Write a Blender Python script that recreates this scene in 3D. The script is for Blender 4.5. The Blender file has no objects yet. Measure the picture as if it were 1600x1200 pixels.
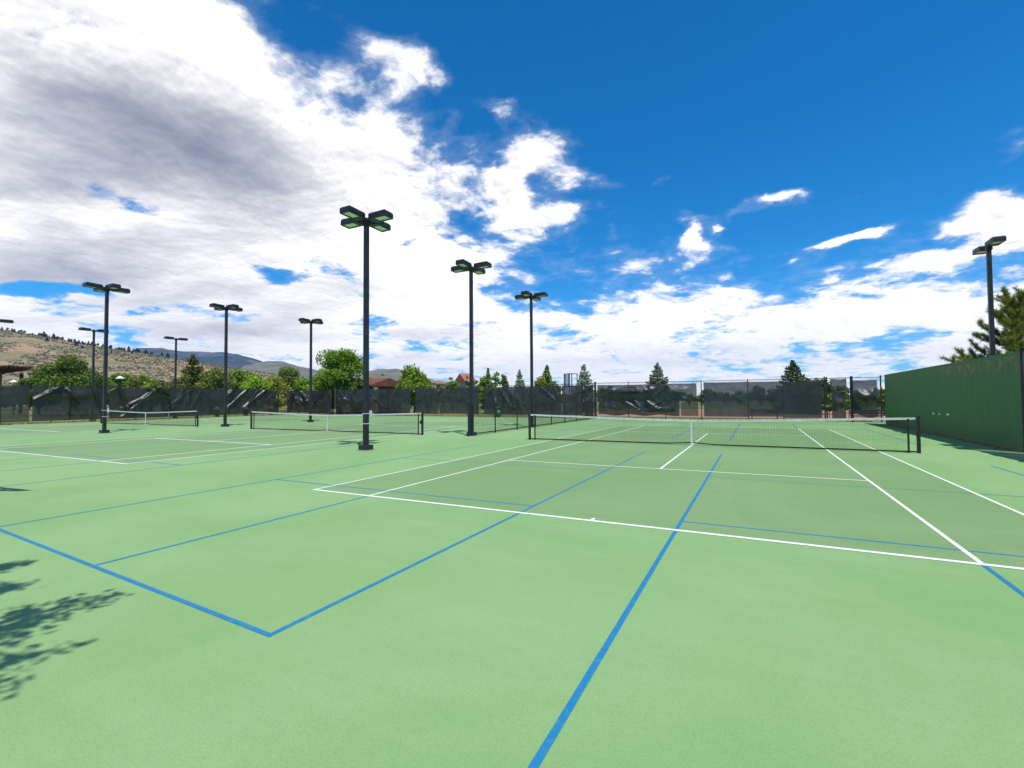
import bpy, math, random
import numpy as np
from mathutils import Vector, Matrix

SC = bpy.context.scene
COL = SC.collection
R = math.radians

# ------------------------------------------------------------------ camera
CAM = np.array([2.0804, -18.3650, 1.7016])
YAW, PIT, ROLL, FPX = -0.46862, 0.031354, -0.006818, 751.56      # focal length in units of a 1600 wide picture
_f = np.array([math.sin(YAW)*math.cos(PIT), math.cos(YAW)*math.cos(PIT), math.sin(PIT)])
_r = np.array([math.cos(YAW), -math.sin(YAW), 0.0])
_u = np.cross(_r, _f)
RX = _r*math.cos(ROLL) + _u*math.sin(ROLL)
UX = -_r*math.sin(ROLL) + _u*math.cos(ROLL)
cd = bpy.data.cameras.new("camera")
cam = bpy.data.objects.new("camera", cd)
COL.objects.link(cam)
cd.sensor_fit = 'HORIZONTAL'
cd.sensor_width = 36.0
cd.lens = FPX/1600*36.0
cd.clip_start = 0.05
cd.clip_end = 60000
M4 = Matrix.Identity(4)
for i in range(3):
    M4[i][0], M4[i][1], M4[i][2], M4[i][3] = RX[i], UX[i], -_f[i], CAM[i]
cam.matrix_world = M4
SC.camera = cam
SC.view_settings.view_transform = 'Standard'
SC.view_settings.look = 'None'
SC.view_settings.exposure = 0.0
SC.view_settings.gamma = 1.0
SC.cycles.use_denoising = True
SC.cycles.max_bounces = 8
SC.cycles.transparent_max_bounces = 24
SC.cycles.volume_bounces = 0


def ray(px, py):
    return _f + RX*(px-800)/FPX + UX*(600-py)/FPX


def rayn(px, py):
    d = ray(px, py)
    return d/np.linalg.norm(d)


def gnd(px, py, z=0.0):
    d = ray(px, py)
    return CAM + d*(z-CAM[2])/d[2]


def far(px, depth):
    """ground position seen in column px at a given depth from the camera"""
    d = ray(px, 624)
    k = depth/np.dot(d, _f)
    p = CAM + d*k
    return p[0], p[1]


def zat(px, py, depth):
    """height of what is seen at (px, py) at a given depth"""
    d = ray(px, py)
    return CAM[2] + d[2]*depth/np.dot(d, _f)


# ------------------------------------------------------------------ node expressions
class X:
    """a socket that can be computed with"""
    nt = None

    def __init__(self, s):
        self.s = s

    @staticmethod
    def m(op, a, b=None, c=None, clamp=False):
        n = X.nt.nodes.new('ShaderNodeMath')
        n.operation = op
        n.use_clamp = clamp
        for k, v in enumerate((a, b, c)):
            if v is None:
                continue
            if isinstance(v, X):
                X.nt.links.new(v.s, n.inputs[k])
            else:
                n.inputs[k].default_value = v
        return X(n.outputs[0])

    def __add__(a, b): return X.m('ADD', a, b)
    __radd__ = __add__
    def __sub__(a, b): return X.m('SUBTRACT', a, b)
    def __rsub__(a, b): return X.m('SUBTRACT', b, a)
    def __mul__(a, b): return X.m('MULTIPLY', a, b)
    __rmul__ = __mul__
    def __truediv__(a, b): return X.m('DIVIDE', a, b)


def smooth(x, a, b, t0=0.0, t1=1.0):
    n = X.nt.nodes.new('ShaderNodeMapRange')
    n.interpolation_type = 'SMOOTHSTEP'
    X.nt.links.new(x.s, n.inputs[0])
    n.inputs[1].default_value, n.inputs[2].default_value = a, b
    n.inputs[3].default_value, n.inputs[4].default_value = t0, t1
    return X(n.outputs[0])


def dot(v, w):
    n = X.nt.nodes.new('ShaderNodeVectorMath')
    n.operation = 'DOT_PRODUCT'
    X.nt.links.new(v, n.inputs[0])
    n.inputs[1].default_value = tuple(float(q) for q in w)
    return X(n.outputs['Value'])


def comb(x, y, z):
    n = X.nt.nodes.new('ShaderNodeCombineXYZ')
    for k, v in enumerate((x, y, z)):
        if isinstance(v, X):
            X.nt.links.new(v.s, n.inputs[k])
        else:
            n.inputs[k].default_value = v
    return n.outputs[0]


def noise(vec, scale, detail=6, rough=0.55, dist=0.0, lac=2.0, out=0):
    n = X.nt.nodes.new('ShaderNodeTexNoise')
    if vec is not None:
        X.nt.links.new(vec, n.inputs['Vector'])
    n.inputs['Scale'].default_value = scale
    n.inputs['Detail'].default_value = detail
    n.inputs['Roughness'].default_value = rough
    n.inputs['Lacunarity'].default_value = lac
    n.inputs['Distortion'].default_value = dist
    return X(n.outputs[out])


def mixc(fac, a, b):
    n = X.nt.nodes.new('ShaderNodeMix')
    n.data_type = 'RGBA'
    if isinstance(fac, X):
        X.nt.links.new(fac.s, n.inputs[0])
    else:
        n.inputs[0].default_value = fac
    for k, v in ((6, a), (7, b)):
        if isinstance(v, (tuple, list)):
            n.inputs[k].default_value = (*v, 1) if len(v) == 3 else v
        else:
            X.nt.links.new(v.s if isinstance(v, X) else v, n.inputs[k])
    return n.outputs[2]


# ------------------------------------------------------------------ sun and sky
SUN_AZ_VEC = np.array([0.753, -0.658])      # towards the sun, on the ground
SUN_EL = R(67.0)
sl = bpy.data.lights.new("sun", 'SUN')
sl.energy = 5.0
sl.angle = R(0.53)
sl.color = (1.0, 0.955, 0.89)
sun = bpy.data.objects.new("sun", sl)
COL.objects.link(sun)
sdir = Vector((SUN_AZ_VEC[0]*math.cos(SUN_EL), SUN_AZ_VEC[1]*math.cos(SUN_EL), math.sin(SUN_EL)))
sun.rotation_euler = sdir.to_track_quat('Z', 'Y').to_euler()

world = bpy.data.worlds.new("World")
SC.world = world
world.use_nodes = True
world.cycles.sampling_method = 'MANUAL'
world.cycles.sample_map_resolution = 256
nt = world.node_tree
nt.nodes.clear()
X.nt = nt
sky = nt.nodes.new('ShaderNodeTexSky')
sky.sky_type = 'NISHITA'
sky.sun_disc = False
sky.sun_elevation = SUN_EL
sky.sun_rotation = math.atan2(SUN_AZ_VEC[0], SUN_AZ_VEC[1])
sky.altitude = 1600
sky.air_density = 1.0
sky.dust_density = 0.3
sky.ozone_density = 3.0
geo = nt.nodes.new('ShaderNodeNewGeometry')
neg = nt.nodes.new('ShaderNodeVectorMath')
neg.operation = 'SCALE'
neg.inputs['Scale'].default_value = -1.0
nt.links.new(geo.outputs['Incoming'], neg.inputs[0])
D = neg.outputs[0]
sep = nt.nodes.new('ShaderNodeSeparateXYZ')
nt.links.new(D, sep.inputs[0])
dx, dy, dz = (X(sep.outputs[k]) for k in range(3))
el = X.m('ARCSINE', dz)*(180/math.pi)
F0 = np.array([math.sin(YAW), math.cos(YAW), 0.0])
R0 = np.array([math.cos(YAW), -math.sin(YAW), 0.0])
azr = X.m('ARCTAN2', dot(D, R0), dot(D, F0))*(180/math.pi)


def azel(px, py):
    d = rayn(px, py)
    return math.degrees(math.atan2(d @ R0, d @ F0)), math.degrees(math.asin(d[2]))


def curve(x, pts, lo, hi, vmax):
    """piecewise linear map of x (lo..hi) through pts [(x, v)], values 0..vmax"""
    rp = nt.nodes.new('ShaderNodeValToRGB')
    f = X.m('MULTIPLY_ADD', x, 1.0/(hi-lo), -lo/(hi-lo), clamp=True)
    nt.links.new(f.s, rp.inputs[0])
    e = rp.color_ramp.elements
    pts = sorted(pts)
    while len(e) > 1:
        e.remove(e[-1])
    for k, (a, v) in enumerate(pts):
        q = e[0] if k == 0 else e.new(min(1, max(0, (a-lo)/(hi-lo))))
        q.position = min(1, max(0, (a-lo)/(hi-lo)))
        v = max(0.0, v/vmax)
        q.color = (v, v, v, 1)
    return X(rp.outputs[0])*vmax


edge_px = [(-60, -900), (150, -500), (300, -140), (410, 20), (470, 90), (530, 110), (590, 150), (630, 200), (680, 265),
           (745, 345), (830, 395), (905, 425), (950, 412), (1010, 425), (1040, 452), (1090, 472), (1160, 468),
           (1230, 492), (1290, 452), (1350, 440), (1400, 415), (1480, 408), (1540, 392), (1600, 375)]
edge = curve(azr, [azel(*q) for q in edge_px] + [(-62, 40), (62, 10), (80, 6), (-85, 10)], -90, 90, 90.0)

# cloud sheet coordinates: the view direction carried to a flat layer
den = dz + 0.20
P0 = comb(dx/den, dy/den, 0.0)
warp = nt.nodes.new('ShaderNodeTexNoise')
warp.inputs['Scale'].default_value = 1.7
warp.inputs['Detail'].default_value = 5
nt.links.new(P0, warp.inputs['Vector'])


def vadd(a, b, s=1.0):
    n = nt.nodes.new('ShaderNodeVectorMath')
    n.operation = 'MULTIPLY_ADD'
    nt.links.new(b, n.inputs[0])
    n.inputs[1].default_value = (s, s, s)
    if isinstance(a, (tuple, list)):
        n.inputs[2].default_value = a
    else:
        nt.links.new(a, n.inputs[2])
    return n.outputs[0]


P = vadd(P0, warp.outputs['Color'], 0.22)
n_big = noise(P, 4.6, 13, 0.58, 0.0)
# second sample of the same field a little nearer the sun, for light and shade on the cloud tops
P_s = vadd((0.045*SUN_AZ_VEC[0]-0.02, 0.045*SUN_AZ_VEC[1]+0.02, 0), P, 1.0)
n_off = noise(P_s, 4.6, 6, 0.56, 0.0)
n_low = noise(P, 4.6, 6, 0.56, 0.0)
n_soft = noise(P, 1.8, 6, 0.55, 0.0)


def blob(px, py, rx, ry, ang=0.0, amp=1.0, power=1.0):
    """elliptic patch of sky: centre, half sizes (as seen in the picture) and slant"""
    c = rayn(px, py)
    a = R(ang)
    e1 = rayn(px+math.cos(a)*5, py-math.sin(a)*5) - c
    e1 /= np.linalg.norm(e1)
    e2 = np.cross(c, e1)
    w1 = np.linalg.norm(rayn(px+math.cos(a)*rx, py-math.sin(a)*rx) - c)
    w2 = np.linalg.norm(rayn(px+math.sin(a)*ry, py+math.cos(a)*ry) - c)
    q1 = dot(DW, e1/w1)
    q2 = dot(DW, e2/w2)
    r2 = q1*q1 + q2*q2
    return X.m('EXPONENT', r2*(-0.9))*amp


wn = nt.nodes.new('ShaderNodeTexNoise')
wn.inputs['Scale'].default_value = 9.0
wn.inputs['Detail'].default_value = 6
wn.inputs['Roughness'].default_value = 0.6
sq = nt.nodes.new('ShaderNodeVectorMath')
sq.operation = 'MULTIPLY'
nt.links.new(D, sq.inputs[0])
sq.inputs[1].default_value = (1, 1, 2.2)
nt.links.new(sq.outputs[0], wn.inputs['Vector'])
wsub = nt.nodes.new('ShaderNodeVectorMath')
wsub.operation = 'SUBTRACT'
nt.links.new(wn.outputs['Color'], wsub.inputs[0])
wsub.inputs[1].default_value = (0.5, 0.5, 0.5)
wsc = nt.nodes.new('ShaderNodeVectorMath')
wsc.operation = 'MULTIPLY'
nt.links.new(wsub.outputs[0], wsc.inputs[0])
wsc.inputs[1].default_value = (0.10, 0.10, 0.05)
DW = vadd(D, wsc.outputs[0], 1.0)

cover = X.m('MINIMUM', X.m('MAXIMUM', (edge-el)*0.085, -1.2), 0.95)
for b in [  # more cloud
    (665, 95, 66, 38, -25, 1.25), (775, 165, 36, 22, -20, 1.3), (845, 228, 54, 42, -15, 1.3), (905, 275, 34, 18, 0, 1.1),
    (795, 285, 30, 44, -20, 1.3), (880, 330, 36, 18, 15, 1.2), (820, 345, 36, 28, 0, 1.1), (720, 250, 60, 60, -40, .25),
    (1165, 328, 95, 13, 8, 1.3), (1215, 304, 44, 9, 5, 1.5), (1040, 284, 34, 11, 15, 1.2), (1075, 367, 24, 22, 40, 1.9),
    (1045, 325, 22, 9, -10, 1.0), (1122, 358, 18, 9, 0, 1.3), (1300, 381, 36, 8, 12, 1.4), (1365, 362, 38, 9, 12, 1.4),
    (1560, 318, 66, 16, 6, 1.25), (1555, 352, 74, 15, 4, 1.1), (1310, 490, 230, 36, 2, .85), (1010, 470, 90, 40, 0, .45), (1150, 520, 200, 26, 0, .4), (1440, 412, 66, 20, 8, 1.2), (1075, 182, 16, 8, 0, .75),
    (1235, 414, 22, 5, 8, .7), (1308, 437, 12, 7, 0, .7), (500, 130, 30, 40, 30, .5), (580, 100, 45, 50, 30, .25), (90, 200, 200, 150, 0, .45),
    (300, 330, 200, 80, 0, .35), (560, 300, 160, 130, 0, .45),
    # clear gaps
    (205, 320, 62, 17, -18, -1.15), (95, 455, 78, 13, 4, -1.25), (60, 452, 50, 14, -10, -.6), (235, 485, 40, 10, 10, -.8),
    (430, 430, 42, 13, 0, -.95), (530, 430, 36, 20, -20, -.9), (590, 505, 30, 10, 0, -.8), (735, 345, 30, 9, 0, -.5),
    (670, 545, 60, 20, 10, -.7), (480, 95, 40, 30, -40, -.35), (870, 455, 42, 18, 0, -.8), (180, 525, 40, 12, 0, -.7),
    (760, 590, 160, 20, 0, -.3), (1500, 520, 160, 8, 3, -.55), (1380, 535, 120, 8, 3, -.3), (1090, 300, 90, 60, 0, -.2), (630, 385, 22, 8, 20, -.5),
    (340, 490, 50, 9, 0, -.6), (1480, 570, 90, 14, 0, -.3), (560, 560, 40, 16, 0, -.5),
]:
    cover = cover + blob(*b)

n_mid = noise(P, 11.0, 9, 0.62)
dens = cover + (n_big-0.5)*3.2 + (n_soft-0.5)*1.2 + (n_mid-0.5)*1.2
alpha = smooth(dens, 0.0, 0.75)
thin = smooth(dens, -0.35, 0.4)*0.12                # faint veil round the clouds
alpha = X.m('MAXIMUM', alpha, thin)
alpha = alpha*smooth(dz, -0.03, 0.0)

grey = ((n_off-n_low)*3.2 + (n_mid-0.50)*0.45 + (n_soft-0.5)*0.9 + 0.05)*smooth(el, 3.0, 24.0, 0.35, 1.0)
for b in [(190, 205, 200, 72, -6, 1.05), (330, 240, 160, 58, -20, .85), (70, 165, 110, 70, -15, .45), (60, 270, 110, 30, 0, .55), (120, 395, 180, 28, 4, .85),
          (110, 430, 160, 18, 2, .9), (470, 330, 150, 60, 20, .30), (310, 460, 150, 18, 5, .5), (330, 520, 150, 12, 0, .5), (60, 300, 100, 18, 0, .6), (120, 500, 120, 14, 0, .28),
          (560, 455, 80, 18, 0, .22), (420, 500, 90, 14, 4, .36), (640, 520, 90, 10, 0, .28), (690, 525, 60, 9, 0, .2), (470, 475, 70, 10, 0, .3),
          (90, 355, 60, 14, -10, .4), (1100, 545, 200, 10, 0, .12), (1000, 565, 160, 8, 0, .14), (620, 560, 60, 9, 0, .2), (280, 545, 120, 9, 0, .3)]:
    grey = grey + blob(*b)*(0.05 + n_soft*1.5 + n_mid*0.4)
grey = X.m('MAXIMUM', grey, 0.0)
grey = 1.0 - X.m('EXPONENT', grey*(-1.0))
c_cloud = mixc(grey, (1.36, 1.33, 1.30), (0.16, 0.19, 0.31))
# the blue of the sky, deepened as in the picture
sat = nt.nodes.new('ShaderNodeMix')
sat.data_type = 'RGBA'
sat.blend_type = 'MULTIPLY'
sat.inputs[0].default_value = 1.0
nt.links.new(sky.outputs[0], sat.inputs[6])
sat.inputs[7].default_value = (0.0, 0.88, 1.40, 1)
# paler air low over the horizon
low = X.m('EXPONENT', X.m('MAXIMUM', el, 0.0)*(-0.20))*0.45
skyc = mixc(low, sat.outputs[2], (5.2, 7.2, 8.9))
bg_sky = nt.nodes.new('ShaderNodeBackground')
bg_sky.inputs[1].default_value = 0.122
nt.links.new(skyc, bg_sky.inputs[0])
bg_cl = nt.nodes.new('ShaderNodeBackground')
nt.links.new(c_cloud, bg_cl.inputs[0])
bg_cl.inputs[1].default_value = 1.0
mx = nt.nodes.new('ShaderNodeMixShader')
nt.links.new(alpha.s, mx.inputs[0])
nt.links.new(bg_sky.outputs[0], mx.inputs[1])
nt.links.new(bg_cl.outputs[0], mx.inputs[2])
wo = nt.nodes.new('ShaderNodeOutputWorld')
nt.links.new(mx.outputs[0], wo.inputs[0])

# ------------------------------------------------------------------ materials
def mat(name, base, rough=0.8, spec=0.3, vary=0.0, scale=5.0, second=None, detail=5, bump=0.0, bump_scale=60.0, coord='Object', metal=0.0):
    m = bpy.data.materials.new(name)
    m.use_nodes = True
    X.nt = t = m.node_tree
    p = t.nodes['Principled BSDF']
    p.inputs['Roughness'].default_value = rough
    p.inputs['Metallic'].default_value = metal
    p.inputs['Specular IOR Level'].default_value = spec
    p.inputs['Base Color'].default_value = (*base, 1)
    tc = t.nodes.new('ShaderNodeTexCoord')
    co = tc.outputs[coord]
    if second is not None:
        f = smooth(noise(co, scale, detail, 0.6), 0.5-0.5/(1+vary*4), 0.5+0.5/(1+vary*4))
        t.links.new(mixc(f, base, second), p.inputs['Base Color'])
    if bump:
        b = t.nodes.new('ShaderNodeBump')
        b.inputs['Strength'].default_value = bump
        b.inputs['Distance'].default_value = 0.01
        t.links.new(noise(co, bump_scale, 4, 0.6).s, b.inputs['Height'])
        t.links.new(b.outputs[0], p.inputs['Normal'])
    return m


def leafmat(name, c1, c2, trans=0.35, spread=0.5):
    m = bpy.data.materials.new(name)
    m.use_nodes = True
    X.nt = t = m.node_tree
    t.nodes.clear()
    g = t.nodes.new('ShaderNodeNewGeometry')
    oi = t.nodes.new('ShaderNodeObjectInfo')
    r = X(g.outputs['Random Per Island'])
    c = mixc(r, c1, c2)
    hsv = t.nodes.new('ShaderNodeHueSaturation')
    t.links.new(c, hsv.inputs['Color'])
    v = X(oi.outputs['Random'])*spread + (1-spread*0.5)
    t.links.new(v.s, hsv.inputs['Value'])
    d = t.nodes.new('ShaderNodeBsdfPrincipled')
    d.inputs['Roughness'].default_value = 0.6
    d.inputs['Specular IOR Level'].default_value = 0.25
    t.links.new(hsv.outputs[0], d.inputs['Base Color'])
    tr = t.nodes.new('ShaderNodeBsdfTranslucent')
    t.links.new(hsv.outputs[0], tr.inputs['Color'])
    mx = t.nodes.new('ShaderNodeMixShader')
    mx.inputs[0].default_value = trans
    t.links.new(d.outputs[0], mx.inputs[1])
    t.links.new(tr.outputs[0], mx.inputs[2])
    o = t.nodes.new('ShaderNodeOutputMaterial')
    t.links.new(mx.outputs[0], o.inputs[0])
    return m


def court_mat(name, c, c2, stain):
    m = bpy.data.materials.new(name)
    m.use_nodes = True
    X.nt = t = m.node_tree
    p = t.nodes['Principled BSDF']
    p.inputs['Roughness'].default_value = 0.8
    p.inputs['Specular IOR Level'].default_value = 0.12
    tc = t.nodes.new('ShaderNodeTexCoord')
    co = tc.outputs['Object']
    big = smooth(noise(co, 0.22, 7, 0.65, 0.8), 0.36, 0.64)
    fine = noise(co, 14.0, 6, 0.7)
    grit = noise(co, 70.0, 5, 0.8)
    mp = t.nodes.new('ShaderNodeMapping')
    mp.inputs['Scale'].default_value = (0.25, 2.2, 1)
    mp.inputs['Rotation'].default_value = (0, 0, 0.5)
    t.links.new(co, mp.inputs[0])
    broom = noise(mp.outputs[0], 2.0, 7, 0.65, 0.5)
    a = mixc(big, c, c2)
    f = X.m('MULTIPLY_ADD', broom + fine, 1.1, -0.82, clamp=True)*0.45
    a = mixc(f, a, stain)
    g2 = X.m('MULTIPLY_ADD', grit, 3.0, -1.3, clamp=True)*0.55
    a = mixc(g2, a, tuple(x*0.55 for x in c))
    g3 = X.m('MULTIPLY_ADD', grit, -3.0, 1.35, clamp=True)*0.26
    a = mixc(g3, a, tuple(min(1, x*1.6) for x in c))
    # scuffs, pale flecks and tan water stains
    sc = smooth(noise(co, 3.1, 9, 0.82, 1.5), 0.63, 0.74)*0.35
    a = mixc(sc, a, tuple(x*0.62 for x in c))
    st = smooth(noise(co, 0.55, 6, 0.7, 0.8), 0.56, 0.70)*0.22
    a = mixc(st, a, (0.27, 0.33, 0.16))
    fl = smooth(noise(co, 33.0, 2, 0.5), 0.80, 0.84)*0.7
    a = mixc(fl, a, (0.62, 0.60, 0.50))
    t.links.new(a, p.inputs['Base Color'])
    b = t.nodes.new('ShaderNodeBump')
    b.inputs['Strength'].default_value = 0.35
    b.inputs['Distance'].default_value = 0.004
    t.links.new((grit+noise(co, 90, 3, 0.6)).s, b.inputs['Height'])
    t.links.new(b.outputs[0], p.inputs['Normal'])
    return m


def line_mat(name, c, wear):
    """road paint rubbed thin in places"""
    m = bpy.data.materials.new(name)
    m.use_nodes = True
    X.nt = t = m.node_tree
    p = t.nodes['Principled BSDF']
    p.inputs['Roughness'].default_value = 0.7
    p.inputs['Specular IOR Level'].default_value = 0.3
    tc = t.nodes.new('ShaderNodeTexCoord')
    co = tc.outputs['Object']
    f = smooth(noise(co, 16.0, 8, 0.8), 0.46, 0.74)*wear
    t.links.new(mixc(f, c, (0.22, 0.40, 0.20)), p.inputs['Base Color'])
    return m


def cloth_mat(name, c, see, weave=0.0):
    """open woven windscreen cloth: part of the light passes between the threads"""
    m = bpy.data.materials.new(name)
    m.use_nodes = True
    X.nt = t = m.node_tree
    t.nodes.clear()
    tc = t.nodes.new('ShaderNodeTexCoord')
    co = tc.outputs['Object']
    d = t.nodes.new('ShaderNodeBsdfPrincipled')
    d.inputs['Roughness'].default_value = 0.42
    d.inputs['Specular IOR Level'].default_value = 0.55
    f = smooth(noise(co, 1.3, 6, 0.65), 0.3, 0.72)
    t.links.new(mixc(f, c, tuple(x*1.5 for x in c)), d.inputs['Base Color'])
    tr = t.nodes.new('ShaderNodeBsdfTransparent')
    mx = t.nodes.new('ShaderNodeMixShader')
    lw = t.nodes.new('ShaderNodeLayerWeight')
    lw.inputs[0].default_value = 0.3
    a = (1.0 - X(lw.outputs['Facing']))*see + (noise(co, 2.5, 4)-0.5)*0.10
    t.links.new(X.m('MAXIMUM', a, 0.0).s, mx.inputs[0])
    t.links.new(d.outputs[0], mx.inputs[1])
    t.links.new(tr.outputs[0], mx.inputs[2])
    o = t.nodes.new('ShaderNodeOutputMaterial')
    t.links.new(mx.outputs[0], o.inputs[0])
    return m


M = {}
M['court'] = court_mat('court_paint', (0.210, 0.365, 0.140), (0.252, 0.408, 0.174), (0.155, 0.29, 0.10))
M['inner'] = court_mat('inner_court_paint', (0.184, 0.303, 0.120), (0.216, 0.336, 0.146), (0.13, 0.21, 0.08))
M['white'] = line_mat('white_line_paint', (0.74, 0.76, 0.68), 0.30)
M['blue'] = line_mat('blue_line_paint', (0.008, 0.170, 0.350), 0.30)
M['pole'] = mat('dark_bronze_paint', (0.012, 0.013, 0.016), 0.45, 0.45, 1.0, 3, (0.022, 0.022, 0.024))
M['lens'] = mat('lamp_glass', (0.62, 0.74, 0.56), 0.12, 0.6)  # green tint stands in for light bounced up from the court
M['steel'] = mat('galvanised_steel', (0.30, 0.31, 0.32), 0.45, 0.5, 1, 8, (0.22, 0.23, 0.24), metal=0.4)
M['dark'] = mat('black_painted_steel', (0.012, 0.013, 0.013), 0.5, 0.4, 1, 20, (0.03, 0.03, 0.03))
M['wire'] = mat('chain_link_wire', (0.020, 0.024, 0.022), 0.5, 0.4)
M['net'] = mat('net_cord', (0.012, 0.014, 0.013), 0.8, 0.2)
M['band'] = mat('white_net_band', (0.74, 0.74, 0.70), 0.75, 0.2, 1, 6, (0.60, 0.60, 0.56))
M['box'] = mat('pale_grey_plastic', (0.62, 0.64, 0.66), 0.5)
M['greenpost'] = mat('weathered_post_paint', (0.30, 0.33, 0.12), 0.6, 0.3, 1, 5, (0.20, 0.22, 0.09))
M['screen'] = cloth_mat('black_windscreen', (0.019, 0.0185, 0.019), 0.11)
M['screen_left'] = cloth_mat('sun_bleached_windscreen', (0.022, 0.019, 0.016), 0.09)
M['screen_open'] = cloth_mat('open_weave_windscreen', (0.019, 0.020, 0.024), 0.13)
M['skirt'] = cloth_mat('thin_windscreen', (0.022, 0.024, 0.020), 0.24)
M['bark'] = mat('bark', (0.10, 0.075, 0.05), 0.9, 0.2, 1, 6, (0.05, 0.04, 0.03), bump=0.6, bump_scale=20)
M['leaf_bright'] = leafmat('bright_leaves', (0.15, 0.27, 0.012), (0.27, 0.41, 0.03))
M['leaf_mid'] = leafmat('mid_green_leaves', (0.10, 0.19, 0.016), (0.21, 0.31, 0.035))
M['leaf_olive'] = leafmat('olive_leaves', (0.105, 0.160, 0.016), (0.23, 0.26, 0.05))
M['leaf_dark'] = leafmat('dark_leaves', (0.06, 0.115, 0.010), (0.16, 0.22, 0.03))
M['leaf_yellow'] = leafmat('yellow_green_leaves', (0.22, 0.25, 0.03), (0.32, 0.33, 0.06))
M['needle_blue'] = leafmat('blue_spruce_needles', (0.22, 0.30, 0.18), (0.46, 0.53, 0.36), 0.35)
M['needle_dark'] = leafmat('spruce_needles', (0.06, 0.12, 0.04), (0.19, 0.27, 0.09), 0.35)
M['needle_pine'] = leafmat('pine_needles', (0.09, 0.13, 0.014), (0.33, 0.34, 0.06), 0.35)
M['ridge'] = leafmat('distant_pine_needles', (0.02, 0.032, 0.018), (0.05, 0.062, 0.035), 0.1)
M['scrub'] = leafmat('sage_scrub_leaves', (0.095, 0.105, 0.052), (0.20, 0.185, 0.10), 0.1)
M['rust'] = mat('red_brown_tile', (0.20, 0.07, 0.048), 0.85, 0.2, 1, 3, (0.13, 0.05, 0.036))
M['redroof'] = mat('orange_red_roof', (0.42, 0.14, 0.09), 0.8, 0.2, 1, 2, (0.33, 0.11, 0.07))
M['timber'] = mat('stained_timber', (0.085, 0.040, 0.026), 0.75, 0.3, 1, 6, (0.05, 0.026, 0.018))
M['stucco'] = mat('tan_stucco', (0.45, 0.36, 0.27), 0.9, 0.2, 1, 3, (0.40, 0.31, 0.23))
M['glass'] = mat('window_glass', (0.03, 0.04, 0.05), 0.08, 0.6)
M['bin'] = mat('dark_green_plastic', (0.010, 0.055, 0.035), 0.4, 0.5)
M['bluesteel'] = mat('blue_grey_steel', (0.10, 0.17, 0.27), 0.5, 0.4, 1, 3, (0.14, 0.22, 0.33))
M['creamlid'] = mat('cream_plastic', (0.55, 0.45, 0.28), 0.5)
M['concrete'] = mat('weathered_concrete', (0.30, 0.33, 0.25), 0.9, 0.2, 1, 9, (0.22, 0.26, 0.18))
M['brown'] = mat('brown_wood', (0.08, 0.05, 0.03), 0.7, 0.3)


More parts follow.
